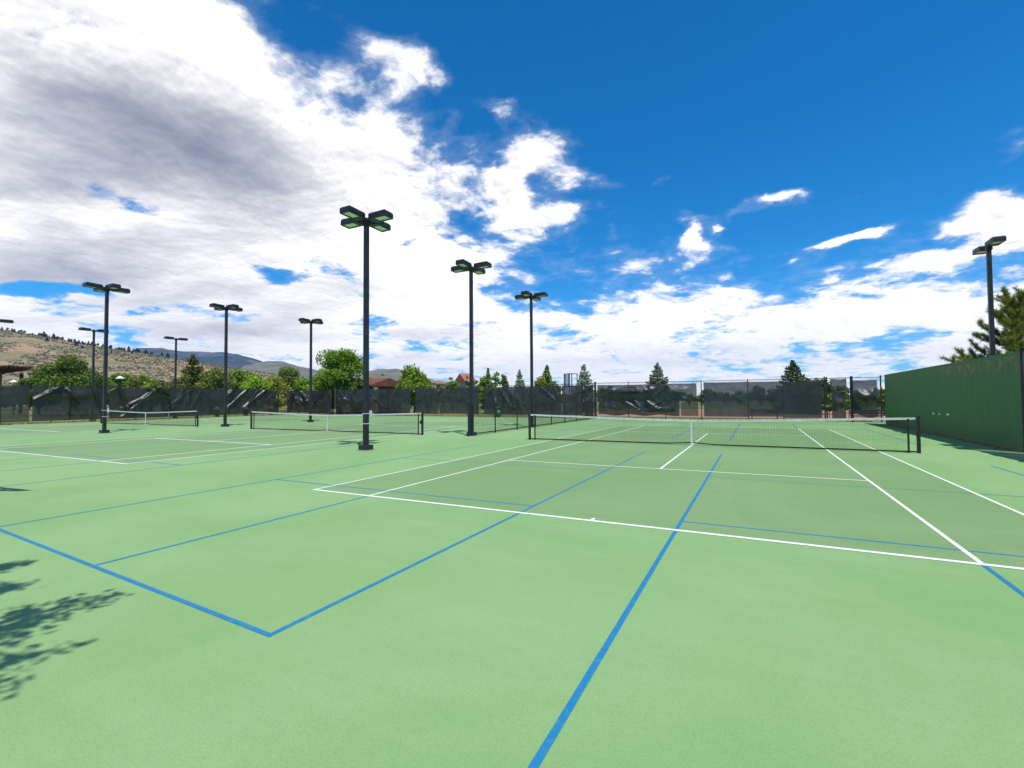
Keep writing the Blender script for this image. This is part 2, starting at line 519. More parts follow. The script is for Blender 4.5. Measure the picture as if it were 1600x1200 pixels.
# ------------------------------------------------------------------ mesh tools
class MB:
    def __init__(self):
        self.v = []
        self.f = []
        self.mi = []
        self.n = 0

    def add(self, v, f, mi=0):
        v = np.asarray(v, float).reshape(-1, 3)
        self.v.append(v)
        for q in f:
            self.f.append(tuple(int(i)+self.n for i in q))
            self.mi.append(mi)
        self.n += len(v)
        return self

    def box(self, c, s, rz=0.0, taper=1.0, mi=0):
        c = np.array(c, float)
        hx, hy, hz = s[0]/2, s[1]/2, s[2]/2
        P = np.array([[-hx, -hy, -hz], [hx, -hy, -hz], [hx, hy, -hz], [-hx, hy, -hz],
                      [-hx*taper, -hy*taper, hz], [hx*taper, -hy*taper, hz], [hx*taper, hy*taper, hz], [-hx*taper, hy*taper, hz]])
        if rz:
            a, b = math.cos(rz), math.sin(rz)
            P = P @ np.array([[a, b, 0], [-b, a, 0], [0, 0, 1]])
        return self.add(P+c, [(3, 2, 1, 0), (4, 5, 6, 7), (0, 1, 5, 4), (1, 2, 6, 5), (2, 3, 7, 6), (3, 0, 4, 7)], mi)

    def tube(self, pts, rad, n=8, cap=True, mi=0):
        pts = [np.array(p, float) for p in pts]
        if not isinstance(rad, (list, tuple, np.ndarray)):
            rad = [rad]*len(pts)
        rings = []
        t0 = pts[1]-pts[0]
        ref = np.array([0, 0, 1.0]) if abs(t0[2]) < 0.9*np.linalg.norm(t0) else np.array([1.0, 0, 0])
        for i, p in enumerate(pts):
            t = pts[min(i+1, len(pts)-1)]-pts[max(i-1, 0)]
            t = t/(np.linalg.norm(t)+1e-9)
            a = np.cross(t, ref)
            a /= np.linalg.norm(a)+1e-9
            b = np.cross(a, t)
            ang = np.arange(n)*2*math.pi/n + math.pi/n
            rings.append(p + rad[i]*(np.outer(np.cos(ang), a)+np.outer(np.sin(ang), b)))
        v = np.concatenate(rings)
        f = []
        for i in range(len(pts)-1):
            for k in range(n):
                f.append((i*n+k, i*n+(k+1) % n, (i+1)*n+(k+1) % n, (i+1)*n+k))
        if cap:
            f.append(tuple(range(n-1, -1, -1)))
            f.append(tuple((len(pts)-1)*n+k for k in range(n)))
        return self.add(v, f, mi)

    def lathe(self, c, prof, n=20, mi=0):
        c = np.array(c, float)
        v, f = [], []
        for (r, z) in prof:
            for k in range(n):
                a = 2*math.pi*k/n
                v.append((c[0]+r*math.cos(a), c[1]+r*math.sin(a), c[2]+z))
        for i in range(len(prof)-1):
            for k in range(n):
                f.append((i*n+k, i*n+(k+1) % n, (i+1)*n+(k+1) % n, (i+1)*n+k))
        f.append(tuple(range(n-1, -1, -1)))
        f.append(tuple((len(prof)-1)*n+k for k in range(n)))
        return self.add(v, f, mi)

    def build(self, name, mats, parent=None, smooth_shade=False, bevel=0.0):
        me = bpy.data.meshes.new(name)
        me.from_pydata(np.concatenate(self.v).tolist(), [], self.f)
        if not isinstance(mats, (list, tuple)):
            mats = [mats]
        for q in mats:
            me.materials.append(q)
        if len(mats) > 1:
            me.polygons.foreach_set('material_index', self.mi)
        if smooth_shade:
            me.polygons.foreach_set('use_smooth', [True]*len(me.polygons))
        me.update()
        o = bpy.data.objects.new(name, me)
        COL.objects.link(o)
        if parent is not None:
            o.parent = parent
        if bevel:
            md = o.modifiers.new('bevel', 'BEVEL')
            md.width = bevel
            md.segments = 2
            md.limit_method = 'ANGLE'
        return o


def quads(name, V, material, parent=None):
    """V: (n,4,3) array of loose quads -> one mesh"""
    n = len(V)
    me = bpy.data.meshes.new(name)
    me.vertices.add(n*4)
    me.vertices.foreach_set('co', V.reshape(-1).astype(np.float32))
    me.loops.add(n*4)
    me.loops.foreach_set('vertex_index', np.arange(n*4, dtype=np.int32))
    me.polygons.add(n)
    me.polygons.foreach_set('loop_start', np.arange(0, n*4, 4, dtype=np.int32))
    me.polygons.foreach_set('loop_total', np.full(n, 4, dtype=np.int32))
    me.materials.append(material)
    me.update(calc_edges=True)
    me.validate()
    o = bpy.data.objects.new(name, me)
    COL.objects.link(o)
    if parent is not None:
        o.parent = parent
    return o


def tag(o, label=None, cat=None, group=None, kind=None):
    for k, v in (('label', label), ('category', cat), ('group', group), ('kind', kind)):
        if v:
            o[k] = v
    return o


def empty(name, loc, label=None, cat=None, group=None, rz=0.0):
    o = bpy.data.objects.new(name, None)
    COL.objects.link(o)
    o.location = loc
    o.rotation_euler = (0, 0, rz)
    o.empty_display_size = 0.3
    return tag(o, label, cat, group)


def copy_tree(o, parent=None):
    c = o.copy()
    COL.objects.link(c)
    c.parent = parent
    for ch in list(o.children):
        copy_tree(ch, c)
    return c


def sheet(name, x0, x1, y0, y1, z, m, kind='structure'):
    b = MB()
    b.add([(x0, y0, z), (x1, y0, z), (x1, y1, z), (x0, y1, z)], [(0, 1, 2, 3)])
    return tag(b.build(name, m), kind=kind)


# ------------------------------------------------------------------ ground and courts
def ground_mat():
    m = bpy.data.materials.new('meadow')
    m.use_nodes = True
    X.nt = t = m.node_tree
    p = t.nodes['Principled BSDF']
    p.inputs['Roughness'].default_value = 0.95
    p.inputs['Specular IOR Level'].default_value = 0.1
    tc = t.nodes.new('ShaderNodeTexCoord')
    co = tc.outputs['Object']
    a = mixc(smooth(noise(co, 0.02, 6, 0.6), 0.42, 0.6), (0.075, 0.13, 0.03), (0.23, 0.19, 0.075))
    a = mixc(smooth(noise(co, 1.5, 6, 0.7), 0.4, 0.7)*0.5, a, (0.13, 0.14, 0.05))
    t.links.new(a, p.inputs['Base Color'])
    return m


M['meadow'] = ground_mat()
b = MB()
n = 96
ring = [0.0, 30, 60, 120, 250, 500, 1000, 2200, 5000, 12000]
v = [(0, 0, -0.06)]
f = []
for r in ring[1:]:
    for k in range(n):
        v.append((r*math.cos(2*math.pi*k/n), r*math.sin(2*math.pi*k/n), -0.06))
for k in range(n):
    f.append((0, 1+k, 1+(k+1) % n))
for i in range(len(ring)-2):
    for k in range(n):
        f.append((1+i*n+k, 1+(i+1)*n+k, 1+(i+1)*n+(k+1) % n, 1+i*n+(k+1) % n))
tag(b.add(v, f).build('ground', M['meadow']), kind='structure')

WALL_X = 9.2
FX, FY1, FY2, FR = -48.6, 22.0, 23.0, 9.75        # left fence x, back fence y (right and left run), right end
b = MB()
b.box((( -48.3+9.6)/2, (21.6-26)/2, -0.05), (9.6+48.3, 21.6+26, 0.1))
tag(b.build('court_surface', M['court']), kind='structure')
M['dirt'] = mat('infield_dirt', (0.34, 0.20, 0.13), 0.95, 0.1, 1, 0.8, (0.28, 0.17, 0.11))
M['path'] = mat('tan_gravel', (0.36, 0.30, 0.20), 0.95, 0.1, 1, 3, (0.28, 0.25, 0.15), bump=0.4, bump_scale=30)
sheet('dirt_field', -16, 30, 27.5, 62, -0.052, M['dirt'])
sheet('gravel_strip', -60, 14, 21.65, 24.2, -0.048, M['path'])
sheet('gravel_path', -52, -48.35, -26, 21.6, -0.048, M['path'])

COURTS = [(0.0, 0.0), (-18.75, 0.5), (-37.85, 1.0)]


def rects(lst, z, name, m, extra=()):
    b = MB()
    for q_ in extra:
        b.add([(x_, y_, z) for x_, y_ in q_], [(0, 1, 2, 3)])
    for (x0, x1, y0, y1) in lst:
        b.add([(x0, y0, z), (x1, y0, z), (x1, y1, z), (x0, y1, z)], [(0, 1, 2, 3)])
    return tag(b.build(name, m), kind='structure')


rects([(cx-5.485, cx+5.485, cy-11.885, cy+11.885) for cx, cy in COURTS], 0.0015, 'playing_area', M['inner'])
wl, bl, bq = [], [], []
w, wb = 0.05, 0.10
for cx, cy in COURTS:
    # blue small-court lines first: two courts on either side of the net
    for sx in (-1, 1):
        for sy in (-1, 1):
            xa, xb = (cx+1.13, cx+7.15) if sx > 0 else (cx-7.2, cx-1.1)
            ya, yb = cy+sy*2.65, cy+sy*(16.0 if sx < 0 or cx < 0 else 16.6)
            lo, hi = min(ya, yb), max(ya, yb)
            k1, k2 = cy+sy*7.22, cy+sy*11.35
            e = 0.023
            mid = cx+sx*4.088
            for x in (xa, xb):
                skew = 0.34 if (cx == 0 and sx < 0 and sy < 0) else 0.0      # hand-laid, a little out of square
                bl.append((x-e, x+e, lo-e+(skew+2*e if skew and x == xa else 0), hi+e))
            for y, e2 in (((lo if sy < 0 else hi), e), (k1, 0.6*e), (k2, e)):
                if skew and y == lo:
                    bq.append([(xa-e, y+skew-e2), (xb-e, y-e2), (xb-e, y+e2), (xa-e, y+skew+e2)])
                    continue
                bl.append((xa+e, xb-e, y-e2, y+e2))
            a1, a2 = min(k2, yb), max(k2, yb)
            bl.append((mid-e, mid+e, a1+e+skew*0.5, a2-e))
            a1, a2 = min(k1, ya), max(k1, ya)
            bl.append((mid-e, mid+e, a1+e, a2-e))
    X0, X1, S0, S1, Y0, Y1 = cx-5.485, cx+5.485, cx-4.115, cx+4.115, cy-11.885, cy+11.885
    for y in (Y0, Y1):
        s = 1 if y < cy else -1
        wl.append((X0, X1, min(y, y+s*0.10), max(y, y+s*0.075)))
    v_ = w if cx == 0 else 0.085
    for x in (X0, X1-v_, S0, S1-v_):
        wl.append((x, x+v_, Y0+0.075, Y1-0.075))
    for y in (cy-6.40, cy+6.40):
        wl.append((S0+v_, S1-v_, y-v_*0.6, y+v_*0.6))
    wl.append((cx-v_/2, cx+v_/2, cy-6.40+v_*0.6, cy+6.40-v_*0.6))
    wl.append((cx-w/2, cx+w/2, Y0+0.075, Y0+0.185))
    wl.append((cx-w/2, cx+w/2, Y1-0.185, Y1-0.075))
rects(bl, 0.003, 'blue_court_lines', M['blue'], bq)
rects(wl, 0.0045, 'white_court_lines', M['white'])


# ------------------------------------------------------------------ tennis nets
def make_net(loc, label):
    t = empty('tennis_net', (*loc, 0), label, 'tennis net', 'nets across the tennis courts')
    hw = 6.40

    def top(x):
        return 0.914 + (1.07-0.914)*(abs(x)/hw)**1.25

    for s in (-1, 1):
        p = MB()
        p.box((s*hw, 0, 0.545), (0.085, 0.085, 1.09))
        p.box((s*hw, 0, 1.10), (0.10, 0.10, 0.03))
        p.build('net_post', M['dark'], t, bevel=0.008)
        q = MB()
        q.box((s*(hw-0.24), 0.0, 0.515), (0.05, 0.03, 1.03))
        q.build('end_stake', M['dark'], t)
    cr = MB()
    cr.box((hw-0.05, -0.075, 0.62), (0.06, 0.06, 0.16))
    cr.tube([(hw-0.05, -0.10, 0.62), (hw-0.05, -0.16, 0.62), (hw+0.05, -0.16, 0.54)], 0.012, 6)
    cr.build('winch', M['dark'], t)
    # netting as real cords
    nb = MB()
    xs = np.arange(-hw+0.25, hw-0.24, 0.045)
    r = 0.0016
    for x in xs:
        z1 = top(x)-0.05
        nb.add([(x-r, 0, 0.05), (x+r, 0, 0.05), (x+r, 0, z1), (x-r, 0, z1)], [(0, 1, 2, 3)])
        nb.add([(x, -r, 0.05), (x, r, 0.05), (x, r, z1), (x, -r, z1)], [(0, 1, 2, 3)])
    segs = np.linspace(-hw+0.24, hw-0.24, 33)
    zs = np.linspace(0.03, 0.985, 22)
    for z in zs:
        for i in range(32):
            xa, xb = segs[i], segs[i+1]
            za = 0.05+(top(xa)-0.10)*z
            zb = 0.05+(top(xb)-0.10)*z
            rr = r if z < 0.86 else r*1.5
            nb.add([(xa, 0, za-rr), (xb, 0, zb-rr), (xb, 0, zb+rr), (xa, 0, za+rr)], [(0, 1, 2, 3)])
            nb.add([(xa, -rr, za), (xb, -rr, zb), (xb, rr, zb), (xa, rr, za)], [(0, 1, 2, 3)])
    nb.build('netting', M['net'], t)
    hb, bc = MB(), MB()
    for i in range(32):
        xa, xb = segs[i], segs[i+1]
        if i == 0:
            xa = -hw+0.05
        if i == 31:
            xb = hw-0.05
        for (mb, h0, h1, th) in ((hb, -0.065, 0.0, 0.014), (bc, None, None, 0.012)):
            if h0 is None:
                s_ = 0.035
                za0, zb0 = 0.03+0.05*math.exp(-(xa/0.5)**2), 0.03+0.05*math.exp(-(xb/0.5)**2)
                za1, zb1 = za0+s_, zb0+s_
            else:
                za0, zb0, za1, zb1 = top(xa)+h0, top(xb)+h0, top(xa)+h1, top(xb)+h1
            mb.add([(xa, -th, za0), (xb, -th, zb0), (xb, -th, zb1), (xa, -th, za1), (xa, th, za0), (xb, th, zb0), (xb, th, zb1), (xa, th, za1)],
                   [(0, 1, 2, 3), (7, 6, 5, 4), (3, 2, 6, 7), (4, 5, 1, 0)])
    hb.build('headband', M['band'], t)
    bc.build('bottom_tape', M['net'], t)
    cs = MB()
    cs.box((0, 0, 0.47), (0.06, 0.036, 0.90))
    cs.build('center_strap', M['band'], t)
    return t


NL = ['tennis net on the nearest court with white band, right end near the green wall',
      'tennis net on the middle court, behind the tallest looking lamp post',
      'tennis net on the farthest court at the left, in front of the dark screened fence']
net0 = make_net(COURTS[0], NL[0])
for k in (1, 2):
    c = copy_tree(net0)
    c.location = (*COURTS[k], 0)
    c['label'] = NL[k]


# ------------------------------------------------------------------ floodlight posts
def lamp_head(parent, ang, r0=0.27):
    """flat floodlight box on a short arm, pointing outwards along ang"""
    a = math.cos(ang)
    s = math.sin(ang)

    def tr(P):
        return [(x*a-y*s, x*s+y*a, z) for x, y, z in P]
    h = MB()
    L, W = 0.74, 0.41
    x0, x1 = r0, r0+L
    zb, zt = 7.84, 8.07
    # body: straight sides, top chamfered at the outer end and along the sides
    bot = [(x0, -W/2, zb), (x1, -W/2, zb), (x1, W/2, zb), (x0, W/2, zb)]
    mid = [(x0, -W/2, zb+0.17), (x1, -W/2, zb+0.17), (x1, W/2, zb+0.17), (x0, W/2, zb+0.17)]
    top = [(x0+0.03, -W/2+0.03, zt-0.02), (x1-0.06, -W/2+0.03, zt), (x1-0.06, W/2-0.03, zt), (x0+0.03, W/2-0.03, zt-0.02)]
    inn = [(x0+0.19, -W/2+0.04, zb), (x1-0.05, -W/2+0.04, zb), (x1-0.05, W/2-0.04, zb), (x0+0.19, W/2-0.04, zb)]
    rec = [(x, y, z+0.03) for x, y, z in inn]
    V = tr(bot+mid+top+inn+rec)
    F = [(8, 9, 10, 11)]
    for k in range(4):
        j = (k+1) % 4
        F += [(k, j, 4+j, 4+k), (4+k, 4+j, 8+j, 8+k), (j, k, 12+k, 12+j), (12+j, 12+k, 16+k, 16+j)]
    h.add(V, F)
    # arm
    h.tube(tr([(0.05, 0, zb+0.03), (r0+0.02, 0, zb+0.06)]), 0.055, 6)
    ho = h.build('lamp_head', M['pole'], parent)
    g = MB()
    g.add(tr([(x, y, z-0.004) for x, y, z in rec]), [(3, 2, 1, 0)])
    g.build('lens', M['lens'], ho)
    return ho


def make_lamp(heads):
    t = empty('floodlight_post', (0, 0, 0))
    p = MB()
    p.box((0, 0, 0.17+3.87), (0.152, 0.152, 7.74), taper=0.93)
    p.box((0, 0, 7.94), (0.17, 0.17, 0.10), taper=0.8)
    p.box((0, 0, 7.82), (0.20, 0.20, 0.12))
    p.build('pole', M['pole'], t, bevel=0.012)
    q = MB()
    q.box((0, 0, 0.09), (0.36, 0.36, 0.18), taper=0.97)
    q.build('base_cover', M['pole'], t, bevel=0.015)
    q = MB()
    q.box((0, 0, 0.004), (0.50, 0.50, 0.02))
    q.build('footing', M['concrete'], t)
    q = MB()
    q.box((0, -0.083, 0.75), (0.09, 0.012, 0.16))
    q.build('hand_hole_cover', M['dark'], t)
    for a in heads:
        lamp_head(t, a)
    return t


H4 = [0, math.pi/2, math.pi, -math.pi/2]
four = [((-9.80, -5.95), 'dark floodlight post with four heads nearest the camera, towering over the middle of the photo'),
        ((-9.80, 0.90), 'dark floodlight post with four heads at the near end of the low chain link fence'),
        ((-9.95, 8.05), 'dark floodlight post with four heads behind the left post of the nearest net'),
        ((-29.55, -5.00), 'dark floodlight post with four heads at the left, in front of the farthest net'),
        ((-29.35, 1.55), 'dark floodlight post with four heads right of the farthest net'),
        ((-29.1, 8.2), 'dark floodlight post with four heads seen behind the middle court net'),
        ]
two = [((-49.15, -3.75), 'floodlight post outside the left fence with only one head tip showing at the photo edge'),
       ((-49.15, 2.4), 'two headed floodlight post outside the left fence, beside the dark round tree'),
       ((-49.25, 9.1), 'two headed floodlight post outside the left fence, between the low bright trees'),
       ((10.85, 8.3), 'two headed floodlight post standing behind the green wall beside the pine'),
       ((10.6, 0.6), 'two headed floodlight post past the right photo edge, known by its shadow on the court')]
GL = 'floodlight posts round the courts'
l4 = make_lamp(H4)
for k, (p, lb) in enumerate(four):
    o = l4 if k == 0 else copy_tree(l4)
    o.location = (*p, 0)
    tag(o, lb, 'lamp post', GL)
l2 = make_lamp([math.pi/2, -math.pi/2])
for k, (p, lb) in enumerate(two):
    o = l2 if k == 0 else copy_tree(l2)
    o.location = (*p, 0)
    tag(o, lb, 'lamp post', GL)
# scoring cards strapped to posts: bands and a pale box
for (p, lb) in ((four[0][0], 'white box strapped to the nearest floodlight post with two pale bands'),
                (four[3][0], 'white box strapped to the left floodlight post near the farthest net')):
    t = empty('strapped_box', (p[0], p[1], 0), lb, 'box', 'white boxes strapped to posts')
    m = MB()
    m.box((0.10, 0.115, 1.24), (0.09, 0.05, 0.20))
    m.build('box_body', M['box'], t, bevel=0.006)
    for z in (1.24, 0.90):
        q = MB()
        for k in range(4):
            a = k*math.pi/2
            q.box((0.0845*math.cos(a), 0.0845*math.sin(a), z), (0.005, 0.174, 0.025), rz=a)
        q.build('strap', M['box'], t)


# ------------------------------------------------------------------ chain link fences
def fence(name, p0, p1, h, label, spacing=3.0, rails=(1.0,), pitch=0.055, postmat=None, wire=0.0022, posts=None, group='chain link fences round the courts', mesh=True):
    p0 = np.array(p0, float)
    p1 = np.array(p1, float)
    d = p1-p0
    L = np.linalg.norm(d)
    t = empty(name, (p0[0], p0[1], 0), label, 'fence', group, math.atan2(d[1], d[0]))
    ps = posts if posts is not None else list(np.linspace(0, L, max(2, int(round(L/spacing))+1)))
    pm = MB()
    for i, x in enumerate(ps):
        big = i in (0, len(ps)-1)
        q = MB()
        r = 0.045 if big else 0.032
        hh = h*1.02 if big else h*1.0
        q.tube([(x, 0, -0.05), (x, 0, hh)], r, 10)
        q.lathe((x, 0, hh), [(r*1.2, -0.03), (r*1.2, 0.01), (r*0.6, 0.04)], 10)
        q.build('post', (postmat or {}).get(i, M['dark']), t, smooth_shade=False)
    for rz in rails:
        q = MB()
        z = h*rz if rz <= 1 else rz
        q.tube([(0, 0, z-0.03), (L, 0, z-0.03)], 0.022, 8)
        q.build('rail', M['dark'], t)
    if mesh:
        Q = []
        w = wire
        H = h-0.06
        st = pitch*1.414
        y = -0.045
        for s in (1, -1):
            for x in np.arange(-H, L+H, st):
                xa, xb = x, x+s*H
                za, zb = 0.03, 0.03+H
                # clip to 0..L
                lo, hi = 0.0, 1.0
                dxx = xb-xa
                for lim, sg in ((0.0, 1), (L, -1)):
                    ta = (lim-xa)/dxx
                    if sg*dxx > 0:
                        lo = max(lo, ta)
                    else:
                        hi = min(hi, ta)
                if hi-lo < 0.01:
                    continue
                A = np.array((xa+dxx*lo, y, za+(zb-za)*lo))
                B = np.array((xa+dxx*hi, y, za+(zb-za)*hi))
                nrm = np.array((-s*0.707, 0, 0.707))*w
                e = np.array((0, w, 0))
                Q.append((A-nrm, B-nrm, B+nrm, A+nrm))
                Q.append((A-e, B-e, B+e, A+e))
        quads('chain_link', np.array(Q), M['wire'], t)
    return t


LB = -24.0
fence('chain_link_fence', (FX, LB), (FX, FY2), 3.05, 'tall dark chain link fence along the left side of the courts', 3.0, (1.0, 1.55, 0.10), 0.09, wire=0.003)
fence('chain_link_fence', (FX+0.12, FY2), (-11.75, FY2), 3.05, 'tall chain link fence behind the middle and far courts, with some pale posts', 3.0, (1.0, 1.55, 0.10), 0.09,
      {2: M['greenpost'], 4: M['greenpost'], 8: M['steel'], 9: M['steel'], 10: M['steel']}, wire=0.003)
fence('chain_link_fence', (-11.55, FY2-0.08), (-10.35, FY1+0.05), 3.05, 'short tall fence panel joining the two back fences behind the low fence', 1.6, (1.0, 1.55, 0.10), 0.06)
def fx_at(px, x=FX):
    """where column px meets the fence line x = const / y = const"""
    d = ray(px, 630)
    return CAM[1] + d[1]*(x-CAM[0])/d[0]


def fy_at(px, y):
    d = ray(px, 630)
    return CAM[0] + d[0]*(y-CAM[1])/d[1]


XA, XG0, XG1, XE = (fy_at(q_, FY1) for q_ in (931, 1289, 1330, 1377))
fence('chain_link_fence', (XA, FY1), (XG0, FY1), 3.05, 'tall dark chain link fence behind the nearest court', 3.0, (1.0, 1.50), 0.06,
      posts=[0]+[fy_at(q_, FY1)-XA for q_ in (982, 1040, 1096, 1169, 1224)]+[XG0-XA])
fence('chain_link_fence', (XG1+0.08, FY1), (XE, FY1), 3.05, 'short tall fence panel between the gate and the green wall', 3.0, (1.0, 0.12), 0.06)
fence('low_fence', (-9.75, 0.55), (-10.05, 21.4), 1.55, 'low chain link fence between the nearest and middle courts', 2.6, (1.0, 0.08), 0.055, wire=0.0028)
fence('chain_link_fence', (WALL_X+0.05, 1.05), (WALL_X+0.05, -25.0), 3.05, 'tall fence continuing from the near end of the green wall, past the photo edge', 3.0, (1.0,), 0.09, wire=0.003)

# gate in the back fence
g = empty('gate', (XG0+0.06, FY1, 0), 'narrow gate with dark screens in the back fence, left of the green wall', 'gate')
GW = XG1-XG0-0.06
q = MB()
for x in (0.06, GW):
    q.tube([(x, 0, -0.05), (x, 0, 3.12)], 0.05, 10)
q.tube([(0.06, 0, 3.02), (GW, 0, 3.02)], 0.024, 8)
q.tube([(0.06, 0, 2.28), (GW, 0, 2.28)], 0.024, 8)
q.build('gate_frame', M['dark'], g)
q = MB()
for x in (0.20, GW-0.14):
    q.tube([(x, -0.03, 0.08), (x, -0.03, 2.16)], 0.024, 8)
for z in (0.08, 2.16, 1.15):
    q.tube([(0.20, -0.03, z), (GW-0.14, -0.03, z)], 0.022, 8)
q.build('gate_leaf', M['dark'], g)
q = MB()
q.box((0.10, -0.06, 1.05), (0.18, 0.05, 0.10))
q.build('latch', M['steel'], g)


# ------------------------------------------------------------------ windscreens hung on the fences
def screen(p0, p1, z0, z1, label, seed, m, sag=0.07, amp=0.05, swag=0.0, ties=1.0, bottom=0.0, group='black windscreens hung on the fences', nz=20):
    """cloth between two ground points: scalloped top, hanging folds, a little slack"""
    rng = random.Random(seed)
    fk = 2.4 if m is M['screen_left'] else (1.0 if m is M['screen_open'] else 1.6)
    p0 = np.array(p0, float)
    p1 = np.array(p1, float)
    d = p1-p0
    L = np.linalg.norm(d)
    nx = max(8, int(L/0.07))
    t = d/L
    nr = np.array([t[1], -t[0]])
    c = CAM[:2]-p0
    if np.dot(nr, c) < 0:
        nr = -nr
    folds = []
    for k in range(max(3, int(L*1.8))):
        folds.append((rng.uniform(0, L), rng.uniform(-1.7, 1.7), rng.uniform(0.06, 0.19), rng.uniform(0.25, 1.0), rng.uniform(0, 0.9)))
    pk = []
    x = 0.0
    while x < L-0.2:                                   # swags hung between tie points
        wd = rng.uniform(0.8, 2.4)*ties
        pk.append((x, min(L, x+wd), rng.uniform(0.2, 1.0)))
        x += wd
    V = []
    for i in range(nx+1):
        s = L*i/nx
        for a, bb, k in pk:
            if a <= s <= bb:
                break
        u = (s-a)/(bb-a) if bb > a else 0
        drop = sag*k*4*u*(1-u)
        for j in range(nz+1):
            w_ = j/nz
            off = 0.0
            for fx, sl_, wd, am, st in folds:
                if w_ < st*0.6:
                    continue
                q = (s-(fx+sl_*(1-w_)*(z1-z0)))/wd
                off += am*math.exp(-q*q)
            off = fk*amp*off
            # sagging curved creases below each swag
            cr = (w_ - (1-0.30*k) + 0.32*k*4*u*(1-u))*9
            off += 2.4*swag*k*math.exp(-cr*cr)*math.sin(math.pi*u)
            cr = (w_ - (1-0.55*k) + 0.22*k*4*u*(1-u))*11
            off += 1.1*swag*k*math.exp(-cr*cr)*math.sin(math.pi*u)
            off += 0.02*math.sin(s*3.1+seed)+0.015*math.sin(s*7.7+w_*5+seed)
            z = z0 + (z1-z0)*w_ - drop*w_ + bottom*(1-w_)*math.sin(s*1.3+seed)**2
            pp = p0 + t*s + nr*(0.08+max(-0.03, off))
            V.append((pp[0], pp[1], z))
    F = []
    for i in range(nx):
        for j in range(nz):
            F.append((i*(nz+1)+j, (i+1)*(nz+1)+j, (i+1)*(nz+1)+j+1, i*(nz+1)+j+1))
    b = MB()
    b.add(V, F)
    o = b.build('windscreen', m, smooth_shade=True)
    return tag(o, label, 'windscreen', group)


# left fence: upper cloth (and lower cloth) panel by panel
seg = [(-60, 48, 's'), (49, 168, 'f'), (169, 264, 'g'), (265, 352, 's'), (353, 436, 'p')]
LBL = ['black windscreen on the left fence at the photo edge, lower half see-through',
       'slack black windscreen with big drooping swags, right behind the left floodlight post',
       'black windscreen with long slanting folds behind the farthest net',
       'smooth black windscreen right of the farthest net on the left fence',
       'greyish windscreen on the left fence ending at the far corner']
for k, (a, c, kd) in enumerate(seg):
    ya, yb = fx_at(a), fx_at(c)
    if k == 0:
        ya = max(ya, -12)
        screen((FX, ya), (FX, yb-0.1), 1.50, 2.98, LBL[0], 11, M['screen_left'], 0.05, 0.02, 0.02, 2)
        screen((FX, ya), (FX, yb-0.1), 0.20, 1.45, 'thin see-through lower windscreen at the left photo edge', 12, M['skirt'], 0.0, 0.02, 0.0, 2)
    else:
        screen((FX, ya+0.05), (FX, yb-0.1), 0.22, 2.98, LBL[k], 20+k*3, M['screen_left'], (0.0, 0.16, 0.1, 0.05, 0.08)[k], (0, 0.20, 0.20, 0.09, 0.11)[k],
               (0, 0.14, 0.06, 0.03, 0.06)[k], (1, 2.2, 2, 2, 1.5)[k], nz=28)
# back fence of the middle and far courts
seg = [(449, 519, 0.08, 0.16, 0.10, 'screen_left', 'pleated windscreen with deep hanging folds behind the middle court net, between two pale posts'),
       (526, 606, 0.10, 0.08, 0.16, 'screen', 'windscreen with scooped top edge below the large round tree'),
       (607, 642, 0.05, 0.04, 0.05, 'screen', 'reddish dark windscreen below the tiled pavilion roof'),
       (650, 686, 0.06, 0.06, 0.06, 'screen', 'narrow dark windscreen with a gathered fold below the bright tree'),
       (687, 738, 0.05, 0.09, 0.05, 'screen', 'dark windscreen with one long slanting fold left of the low fence end'),
       (739, 749, 0.0, 0.02, 0.0, 'screen', 'slim strip of windscreen hidden by the second floodlight post'),
       (757, 832, 0.06, 0.12, 0.05, 'screen', 'dark windscreen behind the green trash bin, with two slanting folds'),
       (833, 878, 0.06, 0.10, 0.05, 'screen', 'dark windscreen right of the third floodlight post with one thick fold'),
       (879, 911, 0.04, 0.05, 0.04, 'screen', 'dark windscreen below the blue grey tower')]
for k, (a, c, sg, am, sw, mt, lb) in enumerate(seg):
    screen((fy_at(a, FY2), FY2), (fy_at(c, FY2), FY2), 0.30 if k in (1, 2, 4) else 0.22, 2.92, lb, 60+k*7, M[mt], sg, am, sw, 1.2, nz=28)
screen((-11.5, FY2-0.10), (-10.45, FY1+0.1), 0.1, 3.0, 'narrow black windscreen on the joining panel behind the low fence', 140, M['screen'], 0.25, 0.10, 0.12, 0.8)
# back fence of the nearest court
X_ = lambda px: fy_at(px, FY1)
screen((X_(934), FY1), (X_(1089), FY1), 1.45, 2.86, 'wide upper windscreen with drooping swags behind the nearest net', 151, M['screen_open'], 0.06, 0.10, 0.16, 2.4, nz=26)
screen((X_(936), FY1-0.03), (X_(1062), FY1-0.03), 0.25, 1.58, 'shiny slack lower windscreen bulging behind the nearest net', 152, M['screen'], 0.10, 0.14, 0.05, 1.6, 0.12)
screen((X_(1064), FY1-0.02), (X_(1091), FY1-0.02), 0.28, 1.42, 'thin lower windscreen left of the bright gap', 153, M['skirt'], 0.02, 0.03, 0.0)
screen((X_(1100), FY1), (X_(1169), FY1), 0.25, 2.90, 'see-through windscreen right of the bright gap, sky showing in its top half', 154, M['screen_open'], 0.08, 0.07, 0.03, 2.2, nz=26)
screen((X_(1169)+0.01, FY1), (X_(1224), FY1), 0.28, 2.88, 'smooth see-through windscreen left of the dark spruce', 155, M['screen_open'], 0.03, 0.05, 0.02, 2.2)
screen((X_(1224)+0.01, FY1), (X_(1284), FY1), 0.20, 2.80, 'see-through windscreen in front of the dark spruce', 156, M['screen_open'], 0.0, 0.03, 0.0, 2.0)
